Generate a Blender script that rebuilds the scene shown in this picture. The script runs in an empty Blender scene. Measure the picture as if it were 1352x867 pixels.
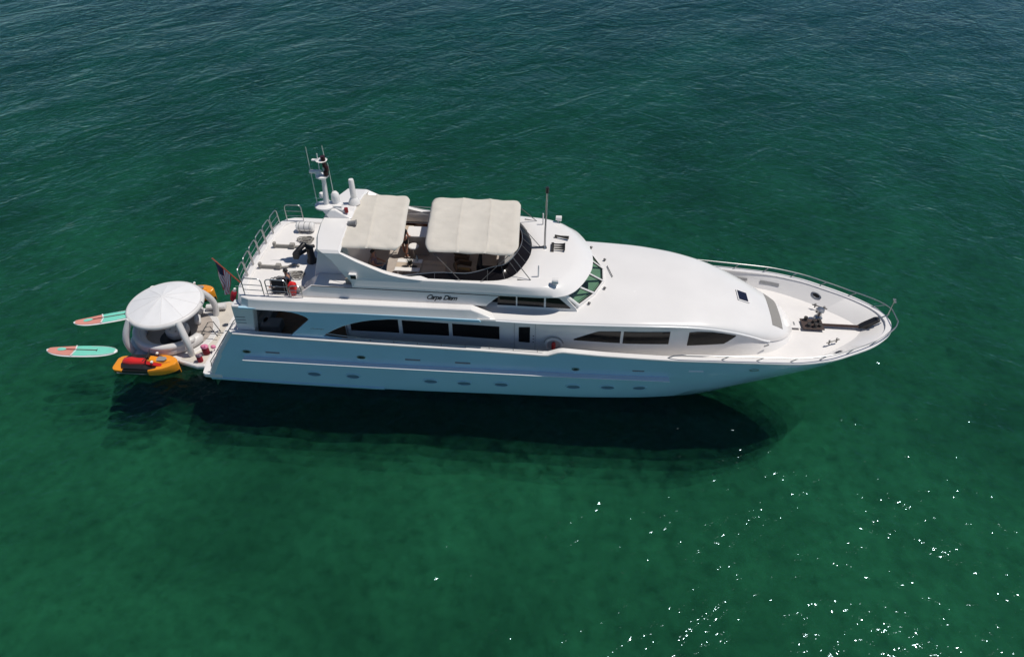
import bpy, bmesh, math, random
import numpy as np
from mathutils import Vector, Matrix
random.seed(7)
R = math.radians
sc = bpy.context.scene
col = sc.collection

# ------------------------------------------------------------------ camera, sky, sun, exposure
cam = bpy.data.cameras.new('camera'); co = bpy.data.objects.new('camera', cam); col.objects.link(co)
co.location = (16.071, -25.756, 23.364); co.rotation_euler = (R(90 - 40.5), 0, R(4.6))
cam.sensor_width = 36; cam.lens = 950 / 1352 * 36; cam.clip_end = 6000; cam.clip_start = 0.5
sc.camera = co
SUN_AZ, SUN_EL = 82, 65            # azimuth from +Y towards +X
w = bpy.data.worlds.new('World'); sc.world = w; w.use_nodes = True
nt = w.node_tree; bg = nt.nodes['Background']
sky = nt.nodes.new('ShaderNodeTexSky'); sky.sky_type = 'NISHITA'; sky.sun_disc = False
sky.sun_elevation = R(SUN_EL); sky.sun_rotation = R(SUN_AZ); sky.air_density = 1.0; sky.dust_density = 0.0; sky.altitude = 2600; sky.ozone_density = 4.0
nt.links.new(sky.outputs[0], bg.inputs[0]); bg.inputs[1].default_value = 0.07
sl = bpy.data.lights.new('sun', 'SUN'); sl.energy = 3.8; sl.angle = R(0.53); sl.color = (1, .945, .87)
so = bpy.data.objects.new('sun', sl); col.objects.link(so)
sd = Vector((math.sin(R(SUN_AZ)) * math.cos(R(SUN_EL)), math.cos(R(SUN_AZ)) * math.cos(R(SUN_EL)), math.sin(R(SUN_EL))))
so.rotation_euler = (-sd).to_track_quat('-Z', 'Y').to_euler(); so.location = (20, 10, 60)
vs = sc.view_settings; vs.view_transform = 'Standard'; vs.look = 'None'; vs.gamma = 1; vs.use_curve_mapping = False; vs.exposure = 0.0
sc.cycles.max_bounces = 8; sc.cycles.transparent_max_bounces = 16; sc.cycles.use_denoising = True
sc.cycles.sample_clamp_indirect = 4; sc.cycles.use_adaptive_sampling = True; sc.cycles.adaptive_threshold = .02

# ------------------------------------------------------------------ helpers
def mat(name, c, rough=.5, metal=0, spec=.5, coat=0, var=0, vscale=3, bump=0, bscale=40):
    m = bpy.data.materials.new(name); m.use_nodes = True
    n = m.node_tree; b = n.nodes['Principled BSDF']
    b.inputs['Base Color'].default_value = (*c, 1); b.inputs['Roughness'].default_value = rough
    b.inputs['Metallic'].default_value = metal; b.inputs['Specular IOR Level'].default_value = spec
    b.inputs['Coat Weight'].default_value = coat; b.inputs['Coat Roughness'].default_value = .08
    tc = n.nodes.new('ShaderNodeTexCoord')
    if var:
        no = n.nodes.new('ShaderNodeTexNoise'); no.inputs['Scale'].default_value = vscale; no.inputs['Detail'].default_value = 5
        n.links.new(tc.outputs['Object'], no.inputs['Vector'])
        mr = n.nodes.new('ShaderNodeMapRange'); mr.inputs[1].default_value = .3; mr.inputs[2].default_value = .7
        mr.inputs[3].default_value = 1 - var; mr.inputs[4].default_value = 1 + var * .5
        n.links.new(no.outputs['Fac'], mr.inputs[0])
        mx = n.nodes.new('ShaderNodeMix'); mx.data_type = 'RGBA'; mx.blend_type = 'MULTIPLY'; mx.inputs[0].default_value = 1
        mx.inputs[6].default_value = (*c, 1); n.links.new(mr.outputs[0], mx.inputs[7]); n.links.new(mx.outputs[2], b.inputs['Base Color'])
        mr2 = n.nodes.new('ShaderNodeMapRange'); mr2.inputs[3].default_value = max(rough - .08, .03); mr2.inputs[4].default_value = rough + .1
        n.links.new(no.outputs['Fac'], mr2.inputs[0]); n.links.new(mr2.outputs[0], b.inputs['Roughness'])
    if bump:
        no = n.nodes.new('ShaderNodeTexNoise'); no.inputs['Scale'].default_value = bscale; no.inputs['Detail'].default_value = 3
        n.links.new(tc.outputs['Object'], no.inputs['Vector'])
        bp = n.nodes.new('ShaderNodeBump'); bp.inputs['Strength'].default_value = bump; bp.inputs['Distance'].default_value = .03
        n.links.new(no.outputs['Fac'], bp.inputs['Height']); n.links.new(bp.outputs[0], b.inputs['Normal'])
    return m
M = {}
M['gel'] = mat('white_gelcoat', (.76, .742, .722), .22, coat=.4, var=.035, vscale=.7)
M['deckw'] = mat('white_nonskid_deck', (.75, .725, .70), .6, var=.05, vscale=1.2, bump=.15, bscale=90)
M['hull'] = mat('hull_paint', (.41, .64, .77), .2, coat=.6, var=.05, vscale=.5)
M['antifoul'] = mat('dark_antifouling', (.012, .012, .014), .6)
M['rail'] = mat('bright_trim', (.85, .85, .85), .25, coat=.3)
M['steel'] = mat('stainless_steel', (.42, .42, .42), .3, metal=.9)
M['darksteel'] = mat('weathered_steel', (.16, .155, .15), .4, metal=.6)
M['blacksteel'] = mat('dark_greased_steel', (.06, .055, .05), .4, metal=.5)
M['glass'] = mat('tinted_glass', (.012, .011, .011), .06, spec=.35)
M['glass2'] = mat('porthole_glass', (.13, .20, .29), .1, spec=.8)
M['canvas'] = mat('cream_canvas', (.90, .87, .79), .85, spec=.2, var=.06, vscale=1.6, bump=.9, bscale=3.2)
M['taupe'] = mat('taupe_deck', (.38, .335, .30), .75, var=.08, vscale=5, bump=.1)
M['teak'] = mat('teak_deck', (.17, .10, .055), .6, var=.2, vscale=6)
M['maroon'] = mat('varnished_mahogany', (.07, .022, .015), .25, coat=.4)
M['black'] = mat('black_plastic', (.014, .013, .014), .45)
M['blackfab'] = mat('black_fabric', (.012, .012, .016), .9)
M['greyfab'] = mat('grey_cushion', (.22, .215, .21), .85, var=.1)
M['beigefab'] = mat('beige_cushion', (.45, .37, .29), .85, var=.1)
M['yellowfab'] = mat('straw_cushion', (.42, .30, .12), .85)
M['wicker'] = mat('brown_wicker', (.16, .10, .06), .8, bump=.6, bscale=60)
M['grey'] = mat('mid_grey_paint', (.27, .27, .27), .5, var=.08)
M['matgrey'] = mat('grey_nonskid_mat', (.25, .24, .225), .85, bump=.4, bscale=70)
M['lamp'] = mat('lamp_lens', (.75, .75, .72), .1)
M['red'] = mat('red_vinyl', (.62, .02, .018), .35, coat=.3)
M['redcloth'] = mat('red_cloth', (.42, .012, .03), .8)
M['darkred'] = mat('dark_red_cloth', (.20, .006, .02), .8)
M['pink'] = mat('pink_cloth', (.66, .20, .33), .75)
M['orange'] = mat('orange_yellow_paint', (.82, .30, .02), .25, coat=.5)
M['jetblack'] = mat('black_hull_paint', (.016, .015, .015), .3, coat=.3)
M['inflate'] = mat('white_pvc', (.64, .63, .62), .4, var=.06, vscale=2)
M['inflate2'] = mat('pale_canopy_fabric', (.76, .76, .765), .45, var=.03, vscale=2)
M['dock'] = mat('beige_pvc_deck', (.56, .52, .46), .7, var=.07, vscale=3, bump=.2, bscale=60)
M['teal'] = mat('teal_foam_pad', (.17, .60, .47), .7, var=.06)
M['coral'] = mat('coral_foam_pad', (.60, .25, .20), .7, var=.06)
M['boardw'] = mat('white_board_skin', (.74, .74, .74), .35)
M['skin'] = mat('skin', (.40, .20, .135), .5)
M['jeans'] = mat('blue_denim', (.07, .13, .21), .85)
M['mauve'] = mat('mauve_cloth', (.22, .16, .20), .85)
M['navy'] = mat('navy_cloth', (.025, .035, .07), .85)
M['hair'] = mat('black_hair', (.01, .009, .009), .6)
M['flagred'] = mat('flag_red', (.62, .025, .04), .8)
M['flagwhite'] = mat('flag_white', (.82, .80, .80), .8)
M['flagblue'] = mat('flag_blue', (.015, .02, .075), .8)
M['pole'] = mat('varnished_red_pole', (.36, .07, .04), .3, coat=.3)
M['rope'] = mat('grey_rope', (.30, .285, .26), .9, bump=.5, bscale=80)
M['chain'] = mat('rusty_chain', (.055, .03, .025), .7)
M['dash'] = mat('pale_dashboard', (.62, .66, .60), .6, var=.1)
M['brownint'] = mat('brown_upholstery', (.15, .07, .05), .7)
M['ink'] = mat('black_lettering', (.012, .012, .014), .4)
def canvas_through(m):
    n = m.node_tree; b = n.nodes['Principled BSDF']; o = n.nodes['Material Output']
    t = n.nodes.new('ShaderNodeBsdfTranslucent'); t.inputs[0].default_value = (.62, .52, .42, 1)
    x = n.nodes.new('ShaderNodeMixShader'); x.inputs[0].default_value = .40
    n.links.new(b.outputs[0], x.inputs[1]); n.links.new(t.outputs[0], x.inputs[2]); n.links.new(x.outputs[0], o.inputs[0])
canvas_through(M['canvas'])
def ws_glass():
    m = bpy.data.materials.new('green_windscreen_glass'); m.use_nodes = True; n = m.node_tree
    for x in list(n.nodes): n.nodes.remove(x)
    o = n.nodes.new('ShaderNodeOutputMaterial'); mx = n.nodes.new('ShaderNodeMixShader')
    t = n.nodes.new('ShaderNodeBsdfTransparent'); t.inputs[0].default_value = (.44, .60, .49, 1)
    g = n.nodes.new('ShaderNodeBsdfGlossy'); g.inputs['Roughness'].default_value = .03
    mx.inputs[0].default_value = .07
    n.links.new(t.outputs[0], mx.inputs[1]); n.links.new(g.outputs[0], mx.inputs[2]); n.links.new(mx.outputs[0], o.inputs[0])
    return m
M['wsglass'] = ws_glass()

def wloc(o):
    v = Vector((0, 0, 0))
    while o is not None:
        v += o.location; o = o.parent
    return v
class MB:
    """collects shapes; build() links them as ONE mesh object"""
    def __init__(s): s.v = []; s.f = []; s.mi = []
    def add(s, vs, fs, mi=0):
        k = len(s.v); s.v += [tuple(map(float, p)) for p in vs]
        for f in fs: s.f.append([i + k for i in f]); s.mi.append(mi)
        return s
    def box(s, c, d, rz=0, mi=0, taper=1):
        x, y, z = [q / 2 for q in d]; cs, sn = math.cos(rz), math.sin(rz); vs = []
        for zz, t in ((-z, 1), (z, taper)):
            for a, b in ((-x, -y), (x, -y), (x, y), (-x, y)):
                a *= t; b *= t; vs.append((c[0] + a * cs - b * sn, c[1] + a * sn + b * cs, c[2] + zz))
        return s.add(vs, [(3, 2, 1, 0), (4, 5, 6, 7), (0, 1, 5, 4), (1, 2, 6, 5), (2, 3, 7, 6), (3, 0, 4, 7)], mi)
    def loft(s, rings, closed=True, caps=True, mi=0, ringclosed=False):
        n = len(rings[0]); vs = [p for r in rings for p in r]; fs = []; m = len(rings)
        for i in range(m if ringclosed else m - 1):
            i2 = (i + 1) % m
            for j in range(n if closed else n - 1):
                j2 = (j + 1) % n; fs.append((i * n + j, i * n + j2, i2 * n + j2, i2 * n + j))
        if caps and not ringclosed:
            fs.append(tuple(range(n))[::-1]); fs.append(tuple((m - 1) * n + j for j in range(n)))
        return s.add(vs, fs, mi)
    def tube(s, path, r, seg=8, closed=False, mi=0, flat=1):
        P = [Vector(p) for p in path]; n = len(P); rings = []; up = None
        for i, p in enumerate(P):
            a = P[(i - 1) % n] if (closed or i > 0) else p; b = P[(i + 1) % n] if (closed or i < n - 1) else p
            t = (b - a).normalized()
            if up is None: up = Vector((0, 0, 1)) if abs(t.z) < .9 else Vector((1, 0, 0))
            u = (up - t * up.dot(t)).normalized(); up = u; v = t.cross(u)
            rr = r[i] if isinstance(r, (list, tuple)) else r
            rings.append([p + (u * math.sin(k * 2 * math.pi / seg) * flat + v * math.cos(k * 2 * math.pi / seg)) * rr for k in range(seg)])
        return s.loft(rings, True, True, mi, closed)
    def cyl(s, a, b, r, seg=16, r2=None, mi=0): return s.tube([a, b], [r, r if r2 is None else r2], seg, mi=mi)
    def lathe(s, c, prof, seg=24, sx=1, sy=1, mi=0):
        return s.loft([[(c[0] + r * sx * math.cos(2 * math.pi * k / seg), c[1] + r * sy * math.sin(2 * math.pi * k / seg), c[2] + z) for k in range(seg)] for r, z in prof], True, True, mi)
    def torus(s, c, Rr, r, seg=40, n=10, mi=0, fz=1, tilt=(0, 0)):
        path = [(c[0] + Rr * math.cos(2 * math.pi * k / seg), c[1] + Rr * math.sin(2 * math.pi * k / seg), c[2] + tilt[0] * math.cos(2 * math.pi * k / seg) + tilt[1] * math.sin(2 * math.pi * k / seg)) for k in range(seg)]
        return s.tube(path, r, n, True, mi, fz)
    def prism(s, poly, lo, hi, axis='y', mi=0):
        """outline (2D) extruded along an axis; y: poly is (x,z); z: poly is (x,y); x: poly is (y,z)"""
        def q(a, b, t): return (a, t, b) if axis == 'y' else ((a, b, t) if axis == 'z' else (t, a, b))
        n = len(poly); vs = [q(a, b, lo) for a, b in poly] + [q(a, b, hi) for a, b in poly]
        fs = [tuple(range(n))[::-1], tuple(range(n, 2 * n))] + [(i, (i + 1) % n, n + (i + 1) % n, n + i) for i in range(n)]
        return s.add(vs, fs, mi)
    def ell(s, c, d, seg=16, rings=10, mi=0):
        return s.lathe(c, [(max(math.sin(math.pi * i / rings), .001), -math.cos(math.pi * i / rings) * d[2]) for i in range(rings + 1)], seg, d[0], d[1], mi)
    def build(s, name, m, parent=None, smooth=35, bevel=0, label=None):
        off = wloc(parent) if parent is not None else Vector((0, 0, 0))
        me = bpy.data.meshes.new(name); me.from_pydata([tuple(Vector(p) - off) for p in s.v], [], s.f)
        for q in (m if isinstance(m, (list, tuple)) else [m]): me.materials.append(M[q] if isinstance(q, str) else q)
        me.polygons.foreach_set('material_index', s.mi)
        bm = bmesh.new(); bm.from_mesh(me); bmesh.ops.recalc_face_normals(bm, faces=bm.faces[:]); bm.to_mesh(me); bm.free()
        me.update()
        if smooth:
            me.shade_smooth(); me.set_sharp_from_angle(angle=R(smooth))
        o = bpy.data.objects.new(name, me); col.objects.link(o)
        if parent is not None: o.parent = parent
        if bevel:
            b = o.modifiers.new('bevel', 'BEVEL'); b.width = bevel; b.segments = 2; b.limit_method = 'ANGLE'; b.angle_limit = R(40)
        if label: o['label'] = label
        return o
def thing(name, loc, label, cat, group=None):
    o = bpy.data.objects.new(name, None); o.empty_display_size = .3; col.objects.link(o); o.location = loc
    o['label'] = label; o['category'] = cat
    if group: o['group'] = group
    return o
def tag(o, label, cat, group=None):
    o['label'] = label; o['category'] = cat
    if group: o['group'] = group
    return o
def copy_thing(root, loc, label, rz=None):
    def cp(o, par):
        c = o.copy(); col.objects.link(c)
        if par is not None: c.parent = par
        for ch in o.children: cp(ch, c)
        return c
    c = cp(root, None); c.location = loc; c['label'] = label
    if rz is not None: c.rotation_euler.z = rz
    return c
def T(tab):
    xs = np.array([p[0] for p in tab], float); ys = np.array([p[1] for p in tab], float)
    d = np.diff(ys) / np.diff(xs); m = np.zeros(len(xs)); m[0] = d[0]; m[-1] = d[-1]
    for i in range(1, len(xs) - 1): m[i] = 0 if d[i - 1] * d[i] <= 0 else 2 * d[i - 1] * d[i] / (d[i - 1] + d[i])
    def f(x):                                                      # monotone cubic through the table
        x = min(max(x, xs[0]), xs[-1]); i = min(max(int(np.searchsorted(xs, x)) - 1, 0), len(xs) - 2)
        h = xs[i + 1] - xs[i]; t = (x - xs[i]) / h
        return float((2 * t**3 - 3 * t**2 + 1) * ys[i] + (t**3 - 2 * t**2 + t) * h * m[i] + (-2 * t**3 + 3 * t**2) * ys[i + 1] + (t**3 - t**2) * h * m[i + 1])
    return f
def lin(tab):
    xs = [p[0] for p in tab]; ys = [p[1] for p in tab]
    return lambda x: float(np.interp(x, xs, ys))
def frange(a, b, n): return [a + (b - a) * i / (n - 1) for i in range(n)]

# ------------------------------------------------------------------ water
def water_nodes():
    m = bpy.data.materials.new('sea_surface'); m.use_nodes = True; n = m.node_tree
    for x in list(n.nodes): n.nodes.remove(x)
    L = n.links.new; N = n.nodes.new
    o = N('ShaderNodeOutputMaterial'); tc = N('ShaderNodeTexCoord')
    def noise(scale, sx, sy, rot, detail, rough=.55, dist=0):
        mp = N('ShaderNodeMapping'); mp.vector_type = 'TEXTURE'; mp.inputs['Scale'].default_value = (sx, sy, 1); mp.inputs['Rotation'].default_value = (0, 0, R(rot))
        L(tc.outputs['Object'], mp.inputs[0]); t = N('ShaderNodeTexNoise'); t.inputs['Scale'].default_value = scale
        t.inputs['Detail'].default_value = detail; t.inputs['Roughness'].default_value = rough; t.inputs['Distortion'].default_value = dist
        L(mp.outputs[0], t.inputs['Vector']); return t.outputs['Fac']
    def ridge(x):
        a = N('ShaderNodeMath'); a.operation = 'SUBTRACT'; a.inputs[1].default_value = .5; L(x, a.inputs[0])
        b = N('ShaderNodeMath'); b.operation = 'ABSOLUTE'; L(a.outputs[0], b.inputs[0])
        c = N('ShaderNodeMath'); c.operation = 'MULTIPLY_ADD'; c.inputs[1].default_value = -2; c.inputs[2].default_value = 1; L(b.outputs[0], c.inputs[0]); return c.outputs[0]
    def comb(items):
        acc = None
        for x, k in items:
            q = N('ShaderNodeMath'); q.operation = 'MULTIPLY'; q.inputs[1].default_value = k; L(x, q.inputs[0])
            if acc is None: acc = q.outputs[0]
            else:
                s = N('ShaderNodeMath'); s.operation = 'ADD'; L(acc, s.inputs[0]); L(q.outputs[0], s.inputs[1]); acc = s.outputs[0]
        return acc
    h = comb([(noise(.12, 1.6, .9, 42, 2), .50), (ridge(noise(.34, 1.7, .8, 48, 3, .5, .5)), .13), (ridge(noise(.6, 1.5, .8, -32, 3, .5, .5)), .07), (ridge(noise(1.5, 1.4, .8, 35, 2, .5, .4)), .039), (noise(4.2, 1.3, .8, -20, 1.5), .0245), (noise(10, 1.2, .8, 25, 1), .010)])
    bp = N('ShaderNodeBump'); bp.inputs['Strength'].default_value = 1; bp.inputs['Distance'].default_value = 1.0; L(h, bp.inputs['Height'])
    fr = N('ShaderNodeFresnel'); fr.inputs[0].default_value = 1.34; L(bp.outputs[0], fr.inputs['Normal'])
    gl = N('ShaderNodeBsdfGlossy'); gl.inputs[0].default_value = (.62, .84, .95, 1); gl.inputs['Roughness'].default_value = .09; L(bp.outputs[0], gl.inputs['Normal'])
    tr = N('ShaderNodeBsdfTransparent'); tr.inputs[0].default_value = (.92, .99, .97, 1)
    df = N('ShaderNodeBsdfDiffuse'); df.inputs[0].default_value = (.004, .040, .036, 1); L(bp.outputs[0], df.inputs['Normal'])
    a = N('ShaderNodeMixShader'); a.inputs[0].default_value = .03; L(tr.outputs[0], a.inputs[1]); L(df.outputs[0], a.inputs[2])
    b = N('ShaderNodeMixShader'); L(fr.outputs[0], b.inputs[0]); L(a.outputs[0], b.inputs[1]); L(gl.outputs[0], b.inputs[2]); L(b.outputs[0], o.inputs[0])
    return m
def murk(name, c, alpha, seed):
    m = bpy.data.materials.new(name); m.use_nodes = True; n = m.node_tree
    for x in list(n.nodes): n.nodes.remove(x)
    L = n.links.new; N = n.nodes.new; o = N('ShaderNodeOutputMaterial'); tc = N('ShaderNodeTexCoord')
    t = N('ShaderNodeTexNoise'); t.inputs['Scale'].default_value = .13; t.inputs['Detail'].default_value = 8; t.inputs['Roughness'].default_value = .66; t.noise_dimensions = '4D'; t.inputs['W'].default_value = seed  # coarse patches are bottom tone; fine octaves paint ripple-focused light into the colour
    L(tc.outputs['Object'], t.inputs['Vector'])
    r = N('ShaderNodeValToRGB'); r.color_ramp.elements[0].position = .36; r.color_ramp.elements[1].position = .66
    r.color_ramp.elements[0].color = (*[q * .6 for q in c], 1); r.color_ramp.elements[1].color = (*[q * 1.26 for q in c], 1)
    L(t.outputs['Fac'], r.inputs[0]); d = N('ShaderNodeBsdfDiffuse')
    # far water coloured darker and bluer, painting in sky reflection and longer view path
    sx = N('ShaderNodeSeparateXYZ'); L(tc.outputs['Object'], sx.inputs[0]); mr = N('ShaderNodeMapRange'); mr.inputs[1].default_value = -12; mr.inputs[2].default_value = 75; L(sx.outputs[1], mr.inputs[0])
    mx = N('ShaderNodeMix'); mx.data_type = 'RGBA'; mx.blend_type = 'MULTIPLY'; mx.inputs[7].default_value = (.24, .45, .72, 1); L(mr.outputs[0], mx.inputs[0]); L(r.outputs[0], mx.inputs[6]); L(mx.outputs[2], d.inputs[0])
    if alpha >= 1: L(d.outputs[0], o.inputs[0]); return m
    tr = N('ShaderNodeBsdfTransparent'); x = N('ShaderNodeMixShader')
    q = N('ShaderNodeTexNoise'); q.inputs['Scale'].default_value = 1.7; q.inputs['Detail'].default_value = 4; q.inputs['Roughness'].default_value = .6; q.noise_dimensions = '4D'; q.inputs['W'].default_value = seed * 7 + 2
    L(tc.outputs['Object'], q.inputs['Vector']); qr = N('ShaderNodeMapRange'); qr.inputs[1].default_value = .35; qr.inputs[2].default_value = .65; qr.inputs[3].default_value = alpha * .25; qr.inputs[4].default_value = alpha * 1.75
    L(q.outputs['Fac'], qr.inputs[0]); L(qr.outputs[0], x.inputs[0])
    L(tr.outputs[0], x.inputs[1]); L(d.outputs[0], x.inputs[2]); L(x.outputs[0], o.inputs[0]); return m
S = 2500
GXS = [-S, -600, -200, -90] + frange(-60, 95, 156) + [130, 220, 600, S]; GYS = [-S, -600, -150, -60] + frange(-35, 90, 126) + [120, 220, 600, S]
def sheet(mb, z, mi, seed=None):
    if seed is None:
        mb.add([(-S, -S, z), (S, -S, z), (S, S, z), (-S, S, z)], [(0, 1, 2, 3)], mi); return
    rr = random.Random(seed); wv = [(rr.uniform(.5, 2.6), rr.uniform(0, 6.28), rr.uniform(0, 6.28)) for _ in range(14)]
    X, Y = np.meshgrid(np.array(GXS), np.array(GYS), indexing='ij'); Z = np.full(X.shape, z)
    for k, th, ph in wv: Z = Z + .045 / k ** .5 * np.sin(k * (X * math.cos(th) + Y * math.sin(th)) + ph) * ((np.abs(X) < 110) & (Y > -50) & (Y < 100))
    ny = len(GYS); off = len(mb.v); mb.v += [tuple(p) for p in np.stack([X, Y, Z], -1).reshape(-1, 3).tolist()]
    for i in range(len(GXS) - 1):
        for j in range(ny - 1): q = off + i * ny + j; mb.f.append([q, q + ny, q + ny + 1, q + 1]); mb.mi.append(mi)
wm = MB(); sheet(wm, 0, 0)
DEPTH = [-2.3, -3.0, -3.7, -4.3]
for i, z in enumerate(DEPTH): sheet(wm, z, 1 + i, i + 3)
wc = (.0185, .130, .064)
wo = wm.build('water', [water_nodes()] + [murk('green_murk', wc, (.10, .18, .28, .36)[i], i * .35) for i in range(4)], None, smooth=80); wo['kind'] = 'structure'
sb = MB(); sheet(sb, -4.9, 0, 99); sbo = sb.build('seabed', murk('seabed_weed_sand_and_ripple_light', (.0185, .132, .062), 1, 3), None, smooth=80); sbo['kind'] = 'structure'

# ------------------------------------------------------------------ yacht : hull
yacht = thing('motor_yacht', (0, 0, 0), 'large white motor yacht at anchor with cream canvas shades over its flybridge', 'yacht')
y0 = T([(0.3, 3.12), (4.6, 3.17), (8.5, 3.17), (13.4, 3.07), (16.4, 3.0), (19.5, 2.82), (21.2, 2.6), (22.6, 2.33), (24, 1.8), (25.45, 1.2), (26.9, .58), (28.2, .03)])
y1 = T([(1.25, 3.3), (8, 3.33), (15, 3.34), (19, 3.3), (21.5, 3.2), (23.5, 3.06), (25.5, 2.76), (27, 2.34), (28.2, 1.78), (29.2, 1.05), (29.8, .42), (30, .03)])
z1f = lin([(1, 1.66), (8.5, 1.69), (15, 1.75), (19, 1.77), (29, 1.85)])
y2 = T([(2.2, 3.36), (8, 3.4), (15.7, 3.42), (18.2, 3.48), (20.7, 3.51), (22.5, 3.44), (24.4, 3.32), (26, 3.2), (27.5, 2.83), (28.6, 2.3), (29.5, 1.78), (30.2, 1.2), (30.5, .85), (30.72, .42), (30.8, .04)])
z2f = lin([(2.2, 3.1), (4.7, 3.03), (8, 2.98), (13, 2.93), (15.75, 2.86), (16.3, 3.11), (18.2, 3.06), (20.7, 3.05), (22.5, 3.03), (24.4, 2.98), (26, 2.93), (28, 2.87), (29.5, 2.83), (30.8, 2.83)])
def deckz(x): return float(np.interp(x, [0, 15, 17.5, 22, 25, 31], [2.1, 2.1, 2.33, 2.36, 2.34, 2.30]))
def offs(off):
    def f(x):
        s = (y2(x + .05) - y2(x - .05)) / .1
        return y2(x) - off * math.sqrt(1 + s * s)
    xt = 30.79
    while f(xt) < .03: xt -= .01
    return f, xt
NS = 150
ss = [1 - (1 - i / (NS - 1)) ** 1.25 for i in range(NS)]
def level(xa, xb, yf, zf):
    st = [(xa + (xb - xa) * s, -yf(xa + (xb - xa) * s), zf(xa + (xb - xa) * s)) for s in ss]
    return st + [(x, -y, z) for x, y, z in reversed(st)]
def blend(a, b, t, bulge=0): return [tuple(a[i][k] * (1 - t) + b[i][k] * t + (bulge * math.copysign(1, a[i][1]) if k == 1 else 0) for k in range(3)) for i in range(len(a))]
K1 = level(.3, 28.2, y0, lambda x: 0.0); K0 = [(x * .93 + .2, y * .6, -.75) for x, y, z in K1]
K2 = level(1.25, 30.0, y1, z1f); K3 = level(2.2, 30.8, y2, z2f)
fi, xi = offs(.17); K4 = level(2.2, xi, lambda x: max(fi(x), .02), z2f)
def deckoff(x): return float(np.interp(x, [2, 16, 22, 25], [.20, .22, .30, .44]))
bow_floor = T([(23, 3.14), (24.5, 2.93), (26.17, 2.56), (27.56, 1.92), (28.6, 1.2), (29.3, .62), (29.75, .03)]); x5 = 29.75
def fd(x):
    if x > 23: return max(bow_floor(x), .02)
    return y2(x) - float(np.interp(x, [2, 16, 23], [.20, .22, .29]))
K5 = level(2.2, x5, fd, deckz)
mb = MB()
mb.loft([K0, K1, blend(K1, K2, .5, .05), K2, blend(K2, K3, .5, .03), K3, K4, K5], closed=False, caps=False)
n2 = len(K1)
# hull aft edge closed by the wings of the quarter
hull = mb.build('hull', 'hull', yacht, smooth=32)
def hull_y(x, z):
    a, b_, c = y0(x), y1(x), y2(x); za, zb, zc = 0, z1f(x), z2f(x)
    return -float(np.interp(z, [-.75, za, (za + zb) / 2, zb, (zb + zc) / 2, zc], [a * .6, a, (a + b_) / 2 + .05, b_, (b_ + c) / 2 + .03, c]))
# inner bulwark is gelcoat white: faces above the sheer get a second slot
hull.data.materials.append(M['gel']); hull.data.materials.append(M['antifoul'])
cnt = (len(K1) - 1)
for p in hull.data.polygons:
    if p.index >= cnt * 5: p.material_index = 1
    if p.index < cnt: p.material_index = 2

def strip(path, prof, name, m, parent, closed=False):
    """profile (out, up) swept along a path in plan; out is to the right of travel"""
    P = [Vector(p) for p in path]; rings = []
    for i, p in enumerate(P):
        a = P[max(i - 1, 0)]; b = P[min(i + 1, len(P) - 1)]; t = (b - a); t.z = 0; t.normalize(); nrm = Vector((t.y, -t.x, 0))
        rings.append([p + nrm * o + Vector((0, 0, u)) for o, u in prof])
    return MB().loft(rings, True, True).build(name, m, parent, smooth=40)
cap_path = [p for p in K3 if True]
strip(cap_path, [(.05, -.07), (.07, 0), (.05, .035), (-.19, .035), (-.21, 0), (-.19, -.05)], 'cap_rail', 'gel', hull)
for sgn in (-1, 1):
    pts = [(x, sgn * (-hull_y(x, z1f(x))), z1f(x) + float(np.interp(x, [19.5, 21.8], [0, -.08]))) for x in frange(2.35, 21.0, 90)]
    if sgn > 0: pts = pts[::-1]
    strip(pts, [(-.03, -.08), (.12, -.045), (.235, -.02), (.245, 0), (.23, .02), (-.03, .035)], 'rub_rail', 'rail', hull)
for sgn in (-1, 1):
    pts = [(x, sgn * y0(x), .05) for x in frange(.35, 8.45, 30)]
    strip(pts if sgn < 0 else pts[::-1], [(-.05, -.06), (.05, -.06), (.07, .04), (.0, .09), (-.05, .1)], 'chine_step', 'hull', hull)
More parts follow.
